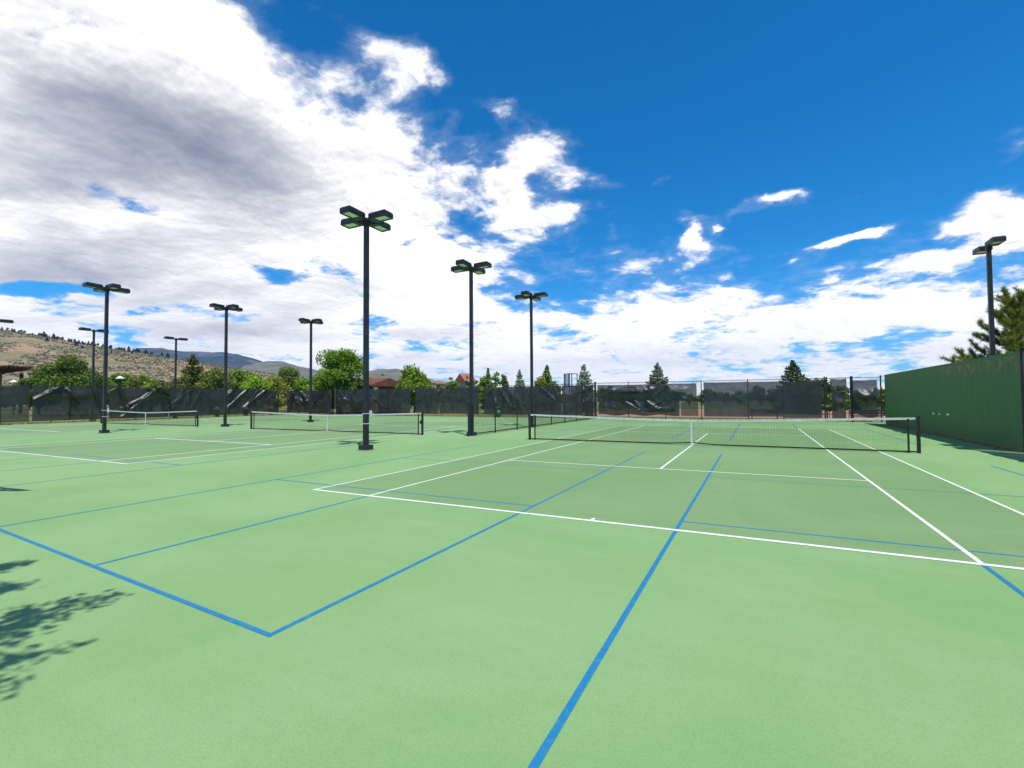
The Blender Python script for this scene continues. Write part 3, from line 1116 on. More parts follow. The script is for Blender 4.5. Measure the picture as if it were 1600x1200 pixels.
screen((X_(1297), FY1-0.05), (X_(1323), FY1-0.05), 2.36, 2.97, 'small windscreen above the gate', 157, M['screen'], 0.02, 0.03, 0.08, 1.0)
screen((X_(1299), FY1-0.08), (X_(1321), FY1-0.08), 0.20, 2.08, 'windscreen on the gate leaf', 158, M['screen'], 0.04, 0.03, 0.08, 1.0)
screen((X_(1333), FY1), (X_(1371), FY1), 0.25, 2.85, 'torn sagging windscreen between the gate and the green wall', 159, M['screen_open'], 0.05, 0.06, 0.22, 1.6, 0.4)
# past the right photo edge: its shadow falls on the court
screen((WALL_X-0.02, 0.95), (WALL_X-0.02, -25.0), 0.1, 3.0, 'dark windscreen on the fence past the right photo edge', 160, M['screen'], 0.03, 0.03, 0.02, 2.0)

# ------------------------------------------------------------------ practice wall
def wall_mat():
    m = bpy.data.materials.new('green_wall_paint')
    m.use_nodes = True
    X.nt = t = m.node_tree
    p = t.nodes['Principled BSDF']
    p.inputs['Roughness'].default_value = 0.65
    p.inputs['Specular IOR Level'].default_value = 0.3
    tc = t.nodes.new('ShaderNodeTexCoord')
    co = tc.outputs['Object']
    sp = t.nodes.new('ShaderNodeSeparateXYZ')
    t.links.new(co, sp.inputs[0])
    mp = t.nodes.new('ShaderNodeMapping')
    mp.inputs['Scale'].default_value = (1, 5.0, 0.35)
    t.links.new(co, mp.inputs[0])
    streak = smooth(noise(mp.outputs[0], 1.6, 7, 0.7), 0.35, 0.7)
    a = mixc(streak, (0.042, 0.130, 0.036), (0.064, 0.172, 0.054))
    sp2 = smooth(noise(co, 10, 6, 0.75), 0.52, 0.72)
    a = mixc(sp2*0.5, a, (0.018, 0.055, 0.022))
    # plywood sheet joints
    yy = X.m('FRACT', (X(sp.outputs[1])-1.40)*(1/1.2192))
    jt = X.m('LESS_THAN', yy, 0.012)
    a = mixc(jt*0.75, a, (0.008, 0.025, 0.010))
    fade = smooth(noise(co, 0.5, 4, 0.6), 0.4, 0.7)*0.35
    a = mixc(fade, a, (0.050, 0.125, 0.060))
    # bare, peeling patches near the top
    z = X(sp.outputs[2])
    y = X(sp.outputs[1])
    zone = smooth(z, 2.10, 2.75)*(1.0-smooth(z, 2.90, 2.97))
    chip = smooth(noise(co, 2.3, 10, 0.78, 0.8)+zone*0.16, 0.675, 0.71)*zone*smooth(y, 1.0, 2.0)*(1-smooth(y, 7.0, 9.0))
    a = mixc(chip, a, (0.27, 0.14, 0.09))
    # scuffs and dirt along the foot
    foot = 1.0-smooth(z, 0.0, 0.25)
    chip2 = smooth(noise(co, 7.0, 8, 0.8), 0.50, 0.56)*foot
    a = mixc(chip2, a, (0.22, 0.14, 0.08))
    t.links.new(a, p.inputs['Base Color'])
    b = t.nodes.new('ShaderNodeBump')
    b.inputs['Strength'].default_value = 0.5
    b.inputs['Distance'].default_value = 0.01
    t.links.new(noise(co, 40, 5, 0.7).s, b.inputs['Height'])
    t.links.new(b.outputs[0], p.inputs['Normal'])
    return m


M['wall'] = wall_mat()
WY0, WY1, WH = 1.40, 18.55, 3.05
w = empty('practice_wall', (WALL_X, 0, 0), 'tall dark green practice wall with peeling paint along the right side of the court', 'wall')
q = MB()
q.box((0.08, (WY0+WY1)/2, WH/2), (0.16, WY1-WY0, WH))
q.build('wall_panel', M['wall'], w, bevel=0.01)
q = MB()
for k in range(7):
    y = WY0+0.06+(WY1-WY0-0.12)*k/6
    q = MB()
    q.box((0.22, y, WH/2-0.05), (0.12, 0.10, WH-0.1))
    q.build('support_post', M['dark'], w)
q = MB()
q.box((0.02, WY0-0.035, WH/2+0.03), (0.10, 0.06, WH+0.1))
q.build('end_post', M['dark'], w)
q = MB()
rng = random.Random(5)
for yy, zz, ww in ((9.55, 0.92, 0.16), (8.75, 0.93, 0.12), (7.70, 0.94, 0.22)):
    pts = []
    for k in range(9):
        a = 2*math.pi*k/9
        pts.append((-0.006, yy+ww*math.cos(a)*rng.uniform(.7, 1.1), zz+0.05*math.sin(a)*rng.uniform(.6, 1.2)))
    n_ = len(pts)
    q.add(pts + [(-0.001, a[1], a[2]) for a in pts], [tuple(range(n_))] + [(k, (k+1) % n_, n_+(k+1) % n_, n_+k) for k in range(n_)])
q.build('white_patch', M['white'], w)
# leaf litter along the foot of the wall
rng = np.random.default_rng(4)
Q = []
for k in range(700):
    y = rng.uniform(2.0, 17)
    x = WALL_X-abs(rng.normal(0, 0.13))-0.02
    s = rng.uniform(0.012, 0.035)
    a = rng.uniform(0, 6.28)
    c = np.array((x, y, 0.012+rng.uniform(0, 0.02)))
    e1 = np.array((math.cos(a), math.sin(a), rng.uniform(-.4, .4)))*s
    e2 = np.array((-math.sin(a), math.cos(a), rng.uniform(-.4, .4)))*s*0.6
    Q.append((c-e1-e2, c+e1-e2, c+e1+e2, c-e1+e2))
M['litter'] = leafmat('dry_leaves', (0.25, 0.14, 0.06), (0.42, 0.28, 0.14), 0.1)
tag(quads('leaf_litter', np.array(Q), M['litter']), kind='stuff')

# ------------------------------------------------------------------ small things on the courts
gx, gy = fy_at(778, 21.2), 21.2
t = empty('trash_bin', (gx, gy, 0), 'dark green round trash bin with a white emblem in front of the back fence', 'trash bin')
q = MB()
q.lathe((0, 0, 0), [(0.25, 0.02), (0.29, 0.5), (0.31, 0.80), (0.33, 0.82), (0.33, 0.88)], 24)
q.build('bin_body', M['bin'], t, smooth_shade=False)
q = MB()
q.lathe((0, 0, 0.88), [(0.345, -0.02), (0.345, 0.03), (0.25, 0.10), (0.12, 0.12)], 24)
q.build('lid', M['bin'], t)
# emblem: three chasing arrows
q = MB()
face = math.atan2(CAM[1]-gy, CAM[0]-gx)+0.25


def on_bin(u, vv):
    a = face + u/0.31
    r = 0.30+0.0125*((vv-0.5)/0.3)+0.006
    return (r*math.cos(a), r*math.sin(a), vv)


for k in range(3):
    a0 = math.pi/2+k*2*math.pi/3
    pts = []
    for (rr, aa) in ((0.125, 0.25), (0.125, 1.35), (0.075, 1.45), (0.075, 0.15)):
        pts.append(on_bin(rr*math.cos(a0+aa), 0.56+rr*math.sin(a0+aa)))
    tip = [on_bin(rr*math.cos(a0+aa), 0.56+rr*math.sin(a0+aa)) for rr, aa in ((0.155, 1.35), (0.10, 1.95), (0.045, 1.45))]
    q.add(pts, [(0, 1, 2, 3)])
    q.add(tip, [(0, 1, 2)])
q.build('emblem', M['box'], t)


def bench(x, y, L, rz, label):
    t = empty('bench', (x, y, 0), label, 'bench', 'low dark benches along the back fence', rz)
    q = MB()
    for k in range(3):
        q.box((0, -0.14+k*0.14, 0.46), (L, 0.12, 0.045))
    q.build('seat', M['dark'], t)
    q = MB()
    for k in range(2):
        q.box((0, 0.24, 0.60+k*0.15), (L, 0.04, 0.12))
    q.build('backrest', M['dark'], t)
    for s in (-1, 1):
        q = MB()
        q.box((s*(L/2-0.15), -0.14, 0.215), (0.06, 0.06, 0.43))
        q.box((s*(L/2-0.15), 0.20, 0.36), (0.06, 0.05, 0.72))
        q.box((s*(L/2-0.15), 0.03, 0.40), (0.05, 0.30, 0.05))
        q.build('leg', M['dark'], t)
    return t


bench(fy_at(1194, 23.0), 23.0, 2.0, 0, 'low dark bench seen through the windscreen behind the nearest net')
bench(fy_at(1358, 21.1), 21.1, 2.2, 0, 'low dark bench in the corner below the torn windscreen')

# bin shapes seen through the screens of the left fence
for k, (px, lb) in enumerate(((339, 'tan lidded bin seen through the left fence near the right end of the farthest net'),
                              (384, 'cream lidded bin seen through the left fence beside the fifth floodlight post'),
                              (424, 'small cream lidded bin seen through the screen at the far left corner'))):
    y = fx_at(px, FX-1.2)
    t = empty('outdoor_bin', (FX-1.2, y, 0), lb, 'bin', 'lidded bins outside the left fence')
    q = MB()
    q.lathe((0, 0, 0), [(0.22, 0.0), (0.30, 0.75)], 16)
    q.build('bin_body', M['brown'], t)
    q = MB()
    q.lathe((0, 0, 0.75), [(0.34, 0.0), (0.30, 0.18), (0.12, 0.34), (0.05, 0.36)], 16)
    q.build('lid', M['creamlid'], t)

# made-up canopy, added unseen, just past the left photo edge (beams shaped to cast a pointed shadow on the court)
t = empty('shadow_canopy', (-11.35, -15.6, 0), 'made-up timber canopy past the left photo edge, known by its pointed shadow', 'canopy', rz=0.0)
q = MB()
A = np.array([(1.75, 0.65, 2.62), (-1.6, 0.25, 2.72), (-1.6, 0.05, 2.72), (1.60, 0.55, 2.62)])
q.add(np.concatenate([A, A+np.array((0, 0, 0.05))]), [(3, 2, 1, 0), (4, 5, 6, 7), (0, 1, 5, 4), (1, 2, 6, 5), (2, 3, 7, 6), (3, 0, 4, 7)])
A = np.array([(1.75, 0.65, 2.62), (1.62, 0.50, 2.62), (-1.5, -0.9, 2.72), (-1.6, -0.70, 2.72)])
q.add(np.concatenate([A, A+np.array((0, 0, 0.05))]), [(0, 1, 2, 3), (7, 6, 5, 4), (0, 4, 5, 1), (1, 5, 6, 2), (2, 6, 7, 3), (3, 7, 4, 0)])
q.build('shadow_beam', M['timber'], t)
for (x, y) in ((-1.3, 0.15), (-1.35, -0.75), (1.1, 0.42)):
    q = MB()
    q.box((x, y, 1.31), (0.12, 0.12, 2.62))
    q.build('leg', M['timber'], t)


# ------------------------------------------------------------------ buildings beyond the fences
def bx(name, m, parent, c, s, rz=0.0):
    q = MB()
    q.box(c, s, rz)
    return q.build(name, m, parent)


# timber pergola at the left edge
px_, py_ = far(6, 72)
t = empty('pergola', (px_, py_, 0), 'dark red timber pergola with a tilted roof at the left photo edge', 'pergola', rz=R(25))
z1 = zat(30, 573, 72)
q = MB()
for k in range(7):
    y = -1.8+k*0.6
    q.add(np.array([(-5, y-0.06, z1-1.35), (2.5, y-0.06, z1-0.25), (2.5, y+0.06, z1-0.25), (-5, y+0.06, z1-1.35),
                    (-5, y-0.06, z1-1.1), (2.6, y-0.06, z1), (2.6, y+0.06, z1), (-5, y+0.06, z1-1.1)]),
          [(3, 2, 1, 0), (4, 5, 6, 7), (0, 1, 5, 4), (1, 2, 6, 5), (2, 3, 7, 6), (3, 0, 4, 7)])
q.build('rafter', M['timber'], t)
q = MB()
q.add(np.array([(-5.1, -2.0, z1-1.08), (2.3, -2.0, z1), (2.3, 2.0, z1), (-5.1, 2.0, z1-1.08), (-5.1, -2.0, z1-1.0), (2.3, -2.0, z1+0.09), (2.3, 2.0, z1+0.09), (-5.1, 2.0, z1-1.0)]),
      [(3, 2, 1, 0), (4, 5, 6, 7), (0, 1, 5, 4), (1, 2, 6, 5), (2, 3, 7, 6), (3, 0, 4, 7)])
q.build('roof', M['rust'], t)
for x, y in ((1.0, -1.5), (1.0, 1.5), (-3.5, -1.5), (-3.5, 1.5)):
    bx('post', M['timber'], t, (x, y, (z1-0.9)/2), (0.32, 0.32, z1-0.9-abs(x-1)*0.1))


def tiled(prof_x0, prof_x1, y0, y1, z_eave, z_ridge, amp=0.06, pitch=0.42):
    """barrel-tile roof: corrugated slopes either side of a ridge along x"""
    q = MB()
    n_ = max(6, int((prof_x1-prof_x0)/pitch*4))
    V, F = [], []
    ym = (y0+y1)/2
    for i in range(n_+1):
        x = prof_x0+(prof_x1-prof_x0)*i/n_
        dzz = amp*abs(math.sin(math.pi*(x-prof_x0)/pitch))
        V += [(x, y0, z_eave+dzz), (x, ym, z_ridge+dzz), (x, y1, z_eave+dzz)]
    for i in range(n_):
        for j in range(2):
            F.append((i*3+j, (i+1)*3+j, (i+1)*3+j+1, i*3+j+1))
    k = len(V)
    V += [(prof_x0, y0, z_eave-0.12), (prof_x1, y0, z_eave-0.12), (prof_x1, y1, z_eave-0.12), (prof_x0, y1, z_eave-0.12)]
    F += [(k+3, k+2, k+1, k), (k, k+1, n_*3, 0), (k+2, k+3, 2, n_*3+2), (0, 1, 2, k+3, k), (k+1, k+2, n_*3+2, n_*3+1, n_*3)]
    q.add(V, F)
    return q


def house(name, px, depth, w_, d_, eave_y, ridge_y, label, roof, wall, rz=0.0, overhang=0.5, cat='building', wins=2, open_=False):
    x, y = far(px, depth)
    ze, zr = zat(px, eave_y, depth), zat(px, ridge_y, depth)
    t = empty(name, (x, y, 0), label, cat, 'buildings beyond the fences', rz)
    if open_:
        for sx in (-1, 1):
            for sy in (-1, 1):
                bx('post', wall, t, (sx*(w_/2-0.4), sy*(d_/2-0.4), ze/2), (0.4, 0.4, ze))
        bx('back_wall', wall, t, (0, d_/2-0.4, ze/2-0.05), (w_-1.6, 0.25, ze-0.1))
        bx('beam', M['timber'], t, (0, -d_/2+0.12, ze-0.30), (w_, 0.2, 0.35))
    else:
        bx('wall', wall, t, (0, 0, ze/2-0.05), (w_, d_, ze-0.1))
        for k in range(wins):
            xx = -w_/2+w_*(k+0.5)/wins
            f_ = bx('window', M['timber'], t, (xx, -d_/2-0.02, ze*0.6), (1.3, 0.06, 1.2))
            bx('pane', M['glass'], f_, (xx, -d_/2-0.055, ze*0.6), (1.1, 0.03, 1.0))
    tiled(-w_/2-overhang, w_/2+overhang, -d_/2-overhang, d_/2+overhang, ze, zr).build('roof', roof, t)
    return t


house('pavilion', 588, 62, 4.6, 5.0, 603, 592, 'open pavilion with red brown barrel tile roof just right of the large round tree', M['rust'], M['stucco'], R(-10), 0.4, open_=True)
house('house', 727, 120, 2.6, 6.0, 597, 584, 'small building with an orange red pitched roof between the trees', M['redroof'], M['stucco'], R(60), 0.3, wins=1)
house('house', 676, 150, 5.5, 8.0, 598.5, 595, 'pale low house peeping between the bright tree and a conical tree', M['stucco'], M['stucco'], R(-20), 0.3)
house('house', 694, 140, 3.0, 6.0, 600, 597, 'tiny orange roofed house left of a conical tree', M['redroof'], M['stucco'], R(20), 0.3, wins=1)
house('house', 540, 66, 7.0, 5.0, 604, 590.5, 'tan roofed shelter hidden behind the large round tree', M['stucco'], M['timber'], R(-24), 0.4, open_=True)
house('house', 985, 150, 9.0, 8.0, 622, 615, 'red roofed low house seen through the upper windscreen behind the nearest net', M['redroof'], M['stucco'], R(-20), 0.3)

# blue-grey steel tower
x, y = far(892, 105)
zt = zat(892, 583.5, 105)
t = empty('steel_tower', (x, y, 0), 'blue grey steel tower with slatted sides beside the blue spruce', 'tower', rz=R(-35))
for sx in (-1, 1):
    for sy in (-1, 1):
        bx('post', M['bluesteel'], t, (sx*1.0, sy*1.0, zt/2), (0.16, 0.16, zt))
for k, xx in enumerate((-0.62, 0.0, 0.62)):
    bx('slat_panel', M['bluesteel'], t, (xx-0.05, -0.95, zt-1.5), (0.36, 0.06, 2.6))
bx('platform', M['bluesteel'], t, (0, 0, zt-2.9), (2.2, 2.2, 0.14))
bx('top_frame', M['bluesteel'], t, (0, 0, zt-0.06), (2.1, 2.1, 0.10))
# slim pole beyond the trees and white-shaded lamps
x, y = far(232, 110)
t = empty('utility_pole', (x, y, 0), 'slim grey pole rising from the trees in front of the tan hill', 'pole')
q = MB()
zt = zat(232, 549, 110)
q.tube([(0, 0, 0), (0, 0, zt)], [0.16, 0.10], 8)
q.build('shaft', M['steel'], t)
bx('cap', M['steel'], t, (0, 0, zt+0.05), (0.3, 0.3, 0.1))
for px, yt, dep, lb in ((187, 588, 62, 'white shaded garden lamp showing above the left fence'), (21, 594, 66, 'small white shaded lamp between the pergola and the dark tree')):
    x, y = far(px, dep)
    zt = zat(px, yt, dep)
    t = empty('garden_lamp', (x, y, 0), lb, 'lamp', 'white shaded lamps beyond the fence')
    q = MB()
    q.tube([(0, 0, 0), (0, 0, zt-0.2)], 0.07, 8)
    q.build('pole', M['dark'], t)
    q = MB()
    q.lathe((0, 0, zt-0.3), [(0.48, 0), (0.42, 0.12), (0.15, 0.3), (0.06, 0.36)], 16)
    q.build('lamp_shade', M['box'], t)


# ------------------------------------------------------------------ trees
def rand_quads(rng, C, size, up=0.0, aspect=0.6, N=None):
    """loose leaf faces at points C; normals random, biased by up / by N"""
    n_ = len(C)
    nrm = rng.normal(size=(n_, 3))
    nrm[:, 2] += up
    if N is not None:
        nrm += N*1.2
    nrm /= np.linalg.norm(nrm, axis=1)[:, None]
    a = rng.normal(size=(n_, 3))
    a -= (a*nrm).sum(1)[:, None]*nrm
    a /= np.linalg.norm(a, axis=1)[:, None]
    b_ = np.cross(nrm, a)
    s = (size*rng.uniform(0.6, 1.35, n_))[:, None]
    a = a*s
    b_ = b_*s*aspect
    return np.stack([C-a*0.9, C-b_+a*0.1, C+a, C+b_+a*0.1], 1)


def limb(q, rng, p, d, L, r, gen, tips, spread=0.6, droop=0.0):
    pts = [np.array(p, float)]
    d = np.array(d, float)
    for k in range(4):
        d = d + rng.normal(0, 0.12, 3) + np.array((0, 0, -droop))
        d /= np.linalg.norm(d)
        pts.append(pts[-1]+d*L/4)
    q.tube(pts, list(np.linspace(r, r*0.45, 5)), 6)
    tips.append(pts[-1])
    if gen > 0:
        for k in range(3):
            a = rng.normal(0, spread, 3)
            limb(q, rng, pts[2+k % 3], d+a+np.array((0, 0, 0.25)), L*0.62, r*0.45, gen-1, tips, spread, droop)


def broad_tree(name, x, y, H, W, m, label, seed, leaf=0.16, dens=1.0, base=0.15, lumps=16, flat=1.0, small=0.09, group='trees beyond the fences', cat='tree', z0=-0.05):
    rng = np.random.default_rng(seed)
    t = empty(name, (x, y, z0), label, cat, group)
    q = MB()
    tips = []
    tr_h = H*(base+0.12)
    q.tube([(0, 0, 0), (rng.normal(0, .05), rng.normal(0, .05), tr_h*0.5), (rng.normal(0, .1), rng.normal(0, .1), tr_h), (0, 0, H*0.75)],
           [H*0.028, H*0.022, H*0.018, H*0.006], 8)
    for k in range(6):
        a = k*1.05+rng.uniform(0, .5)
        limb(q, rng, (0, 0, tr_h*(0.8+0.25*k/6)), (math.cos(a), math.sin(a), 0.9), min(H*0.34, W*0.45), H*0.012, 1, tips)
    q.build('trunk', M['bark'], t)
    P_, N_ = [], []
    for k in range(lumps):
        # lump centres fill the crown's ellipsoid, more of them near its skin
        v_ = rng.normal(size=3)
        v_ /= np.linalg.norm(v_)
        rr = rng.uniform(0.35, 0.82)
        zc = H*base + (H-H*base)*0.52
        c = np.array((v_[0]*W/2*rr, v_[1]*W/2*rr, zc+v_[2]*(H-H*base)/2*rr*flat))
        # narrower top
        tz = (c[2]-H*base)/(H-H*base)
        kk = 1.0-0.45*max(0, tz-0.55)/0.45
        c[0] *= kk
        c[1] *= kk
        lr = min(W, H)*rng.uniform(small, 0.235)
        n_ = int(dens*lr*lr/(leaf*leaf)*7.0)
        u = rng.normal(size=(n_, 3))
        u /= np.linalg.norm(u, axis=1)[:, None]
        rad = lr*rng.uniform(0.45, 1.12, n_)**0.6
        pts = c + u*rad[:, None]*np.array((1, 1, 0.72))
        pts[:, 2] += 0.12*lr*rng.normal(size=n_)
        P_.append(pts)
        N_.append(u)
    P_ = np.concatenate(P_)
    N_ = np.concatenate(N_)
    k = P_[:, 2] > H*base*0.5
    P_, N_ = P_[k], N_[k]
    quads('crown', rand_quads(rng, P_, leaf, 0.5, 0.62, N_), m, t)
    return t


def conifer(name, x, y, H, W, m, label, seed, leaf=0.13, group='trees beyond the fences', dens=1.0, whorls=20, z0=-0.05, base=0.05, droop=0.25, power=0.9):
    rng = np.random.default_rng(seed)
    t = empty(name, (x, y, z0), label, 'tree', group)
    q = MB()
    q.tube([(0, 0, 0), (0, 0, H*0.5), (0, 0, H*0.97)], [H*0.02, H*0.012, H*0.003], 8)
    P_, N_ = [], []
    for k in range(whorls):
        f_ = (k+rng.uniform(-.2, .2))/(whorls-0.6)
        z = H*(base+(1-base)*f_)
        rad = W/2*max(0.03, (1-f_))**power
        nb = max(3, int(8-4*f_))
        for j in range(nb):
            a = j*2*math.pi/nb + k*0.9 + rng.uniform(-.3, .3)
            L = rad*rng.uniform(0.75, 1.15)
            dirv = np.array((math.cos(a), math.sin(a), 0.25*f_-droop*(1-f_)))
            q.tube([(0, 0, z), tuple(np.array((0, 0, z))+dirv*L*0.9)], [H*0.004, H*0.0015], 4, cap=False)
            n_ = int(dens*(5+L/leaf*7))
            s_ = rng.uniform(0.12, 1.0, n_)**0.75
            wv = 0.30*L*(1-s_*0.75)
            side = np.array((-math.sin(a), math.cos(a), 0))
            pts = np.array((0, 0, z)) + np.outer(s_*L, dirv) + np.outer(rng.normal(0, 1, n_)*wv*0.6, side)
            pts[:, 2] += rng.normal(0, 0.05*H/whorls*4, n_) + 0.10*L*s_**3
            P_.append(pts)
            N_.append(np.tile(np.array((math.cos(a)*0.6, math.sin(a)*0.6, 0.55)), (n_, 1)))
    n_ = 40
    pts = np.stack([rng.normal(0, .03*H, n_)*0.3, rng.normal(0, .03*H, n_)*0.3, H*rng.uniform(0.92, 1.0, n_)], 1)
    P_.append(pts)
    N_.append(np.zeros((n_, 3)))
    q.build('trunk', M['bark'], t)
    quads('crown', rand_quads(rng, np.concatenate(P_), leaf, 0.2, 0.45, np.concatenate(N_)), m, t)
    return t


def ytop(px, ty, depth):
    return zat(px, ty, depth)+0.05


def wpx(hw, depth):
    return 2*hw*depth/FPX


# name, kind, px, depth, top y, half width px, material, label
T = [
    ('round_tree', 'b', 108, 63, 552, 36, 'leaf_dark', 'large dark rounded tree left of the left floodlight post'),
    ('shrub', 'b', 62, 66, 575, 26, 'leaf_mid', 'bushy mid green tree between the pergola and the dark rounded tree'),
    ('shrub', 'b', 158, 70, 575, 17, 'leaf_mid', 'bushy tree just behind the left floodlight post'),
    ('young_tree', 'b', 176, 74, 572, 14, 'leaf_bright', 'bright young tree right of the left floodlight post'),
    ('young_tree', 'b', 197, 78, 573, 13, 'leaf_mid', 'airy young tree beside the white shaded garden lamp'),
    ('shrub', 'b', 210, 66, 587, 16, 'leaf_yellow', 'yellow green shrub above the farthest net'),
    ('young_tree', 'b', 222, 76, 580, 12, 'leaf_bright', 'light green tree behind the yellow green shrub'),
    ('young_tree', 'b', 236, 80, 584, 12, 'leaf_bright', 'light green tree at the foot of the slim grey pole'),
    ('shrub', 'b', 255, 74, 583, 15, 'leaf_dark', 'dark green bushy tree left of the second two headed floodlight post'),
    ('cedar_tree', 'c', 301, 72, 555, 30, 'leaf_olive', 'pointed olive green tree, tallest between the two left floodlights'),
    ('shrub', 'b', 282, 70, 582, 18, 'leaf_olive', 'low olive bush left of the pointed olive tree'),
    ('shrub', 'b', 331, 71, 571, 23, 'leaf_olive', 'olive bush between the pointed tree and the fifth floodlight post'),
    ('round_tree', 'b', 372, 78, 571, 28, 'leaf_mid', 'wide mid green tree right of the fifth floodlight post'),
    ('shrub', 'b', 400, 74, 580, 20, 'leaf_bright', 'bright bushy tree right of the wide mid green tree'),
    ('round_tree', 'b', 455, 84, 572, 28, 'leaf_olive', 'olive green tree left of the sixth floodlight post'),
    ('shrub', 'b', 428, 76, 585, 22, 'leaf_yellow', 'yellowish low bush behind the far left fence corner'),
    ('shrub', 'b', 477, 72, 586, 18, 'leaf_bright', 'bright low bush at the sixth floodlight post'),
    ('shrub', 'b', 500, 66, 574, 20, 'leaf_bright', 'bright bushy tree on the left of the large round tree'),
    ('locust_tree', 'L', 531, 60, 541, 41, 'leaf_bright', 'large airy bright green tree standing above the back fence'),
    ('shrub', 'b', 520, 62, 590, 26, 'leaf_dark', 'dark low bush under the large airy tree'),
    ('shrub', 'b', 560, 60, 592, 18, 'leaf_mid', 'low bush under the right side of the large airy tree'),
    ('young_tree', 'b', 598, 95, 580, 8, 'leaf_bright', 'slim light green tree behind the tiled pavilion roof'),
    ('young_tree', 'b', 615, 92, 588, 12, 'leaf_mid', 'small green tree behind the right end of the pavilion roof'),
    ('round_tree', 'b', 647, 62, 571, 27, 'leaf_bright', 'bright green rounded tree right of the pavilion'),
    ('shrub', 'b', 668, 66, 591, 12, 'leaf_bright', 'low bright bush at the right foot of the bright rounded tree'),
    ('young_tree', 'b', 684, 100, 596, 6, 'leaf_dark', 'tiny dark tree right of the pale low house'),
    ('oval_tree', 'v', 707, 84, 581, 11, 'leaf_mid', 'neat oval tree left of the orange red roof'),
    ('oval_tree', 'v', 731, 84, 582, 6, 'leaf_mid', 'slim oval tree left of the second floodlight post'),
    ('shrub', 'b', 745, 80, 590, 7, 'leaf_bright', 'low bright tree right of the second floodlight post'),
    ('oval_tree', 'v', 755, 82, 581, 9, 'leaf_bright', 'leftmost oval tree of the row right of the second floodlight post'),
    ('cedar_tree', 'c', 763, 84, 575, 10, 'leaf_olive', 'pointed tree, tallest of the row right of the second floodlight post'),
    ('oval_tree', 'v', 775, 82, 579, 9, 'leaf_bright', 'oval tree in the middle of the row left of the blue grey spruce'),
    ('oval_tree', 'v', 788, 83, 579, 10, 'leaf_mid', 'oval tree at the right end of the row left of the grey spruce'),
    ('spruce_tree', 'c', 812, 74, 578, 14, 'needle_blue', 'small grey blue spruce just left of the third floodlight post'),
    ('cedar_tree', 'c', 855, 74, 571, 17, 'leaf_bright', 'bright green pointed tree right of the third floodlight post'),
    ('shrub', 'b', 843, 72, 588, 13, 'leaf_yellow', 'yellow green bush at the foot of the bright pointed tree'),
    ('shrub', 'b', 867, 72, 592, 11, 'leaf_yellow', 'small yellow green bush right of the bright pointed tree'),
    ('spruce_tree', 'c', 913, 66, 570, 21, 'needle_blue', 'blue spruce right of the blue grey tower'),
    ('spruce_tree', 'c', 1028, 62, 569, 26, 'needle_blue', 'pale spruce standing alone above the fence behind the nearest net'),
    ('spruce_tree', 'c', 1240, 52, 564, 30, 'needle_dark', 'green spruce rising above the fence left of the gate'),
    ('round_tree', 'b', 1264, 50, 587, 26, 'leaf_dark', 'dark bushy tree seen through the windscreen beside the gate'),
    ('shrub', 'b', 1292, 48, 614, 14, 'leaf_mid', 'leafy bush showing in the gap left of the gate'),
    ('shrub', 'b', 1330, 52, 616, 12, 'leaf_mid', 'leafy bush showing in the gap right of the gate'),
    ('round_tree', 'b', 1381, 46, 602, 9, 'leaf_mid', 'leafy tree in the gap between the fence end and the green wall'),
    ('shrub', 'b', 955, 90, 603, 10, 'leaf_mid', 'low green treetop just above the back fence, left of the pale spruce'),
    ('shrub', 'b', 990, 95, 602, 12, 'leaf_olive', 'low olive treetop just above the back fence beside the pale spruce'),
    ('shrub', 'b', 1415, 30, 578, 6, 'leaf_mid', 'small treetop peeping over the far part of the green wall'),
]
for k, (nm, kd, px, dep, ty, hw, mt, lb) in enumerate(T):
    x, y = far(px, dep)
    H = ytop(px, ty, dep)
    W = wpx(hw, dep)
    if kd == 'b':
        broad_tree(nm, x, y, H, W*1.25, M[mt], lb, 300+k, leaf=0.17, dens=1.25, base=0.04, lumps=int(22+W*2.6))
    elif kd == 'v':
        broad_tree(nm, x, y, H, W*1.15, M[mt], lb, 300+k, leaf=0.16, dens=1.3, base=0.05, lumps=34)
    elif kd == 'L':
        broad_tree(nm, x, y, H, W, M[mt], lb, 300+k, leaf=0.15, dens=0.75, base=0.22, lumps=46, flat=1.1, small=0.12)
    else:
        conifer(nm, x, y, H, W*1.2, M[mt], lb, 300+k, leaf=0.14 if mt.startswith('needle') else 0.17, dens=1.9, base=0.04, power=0.75)

# belt of trees far behind the nearest court, seen through the windscreens
bt = [broad_tree('distant_tree', 0, 0, 6.0, 6.4, M['leaf_dark'], None, 900+k, leaf=0.26, dens=0.8, base=0.04, lumps=18) for k in range(3)]
rng = random.Random(77)
px = 880.0
k = 0
while px < 1460:
    o = bt[k] if k < 3 else copy_tree(bt[k % 3])
    dep = rng.uniform(95, 125)
    x, y = far(px, dep)
    o.location = (x, y, -0.05)
    s = rng.uniform(0.45, 0.72)
    o.scale = (s*1.4, s*1.4, s)
    o.rotation_euler = (0, 0, rng.uniform(0, 6.28))
    tag(o, 'dark low tree in the distant belt seen through the back windscreens', 'tree', 'distant belt of dark trees behind the nearest court')
    px += rng.uniform(11, 24)
    k += 1
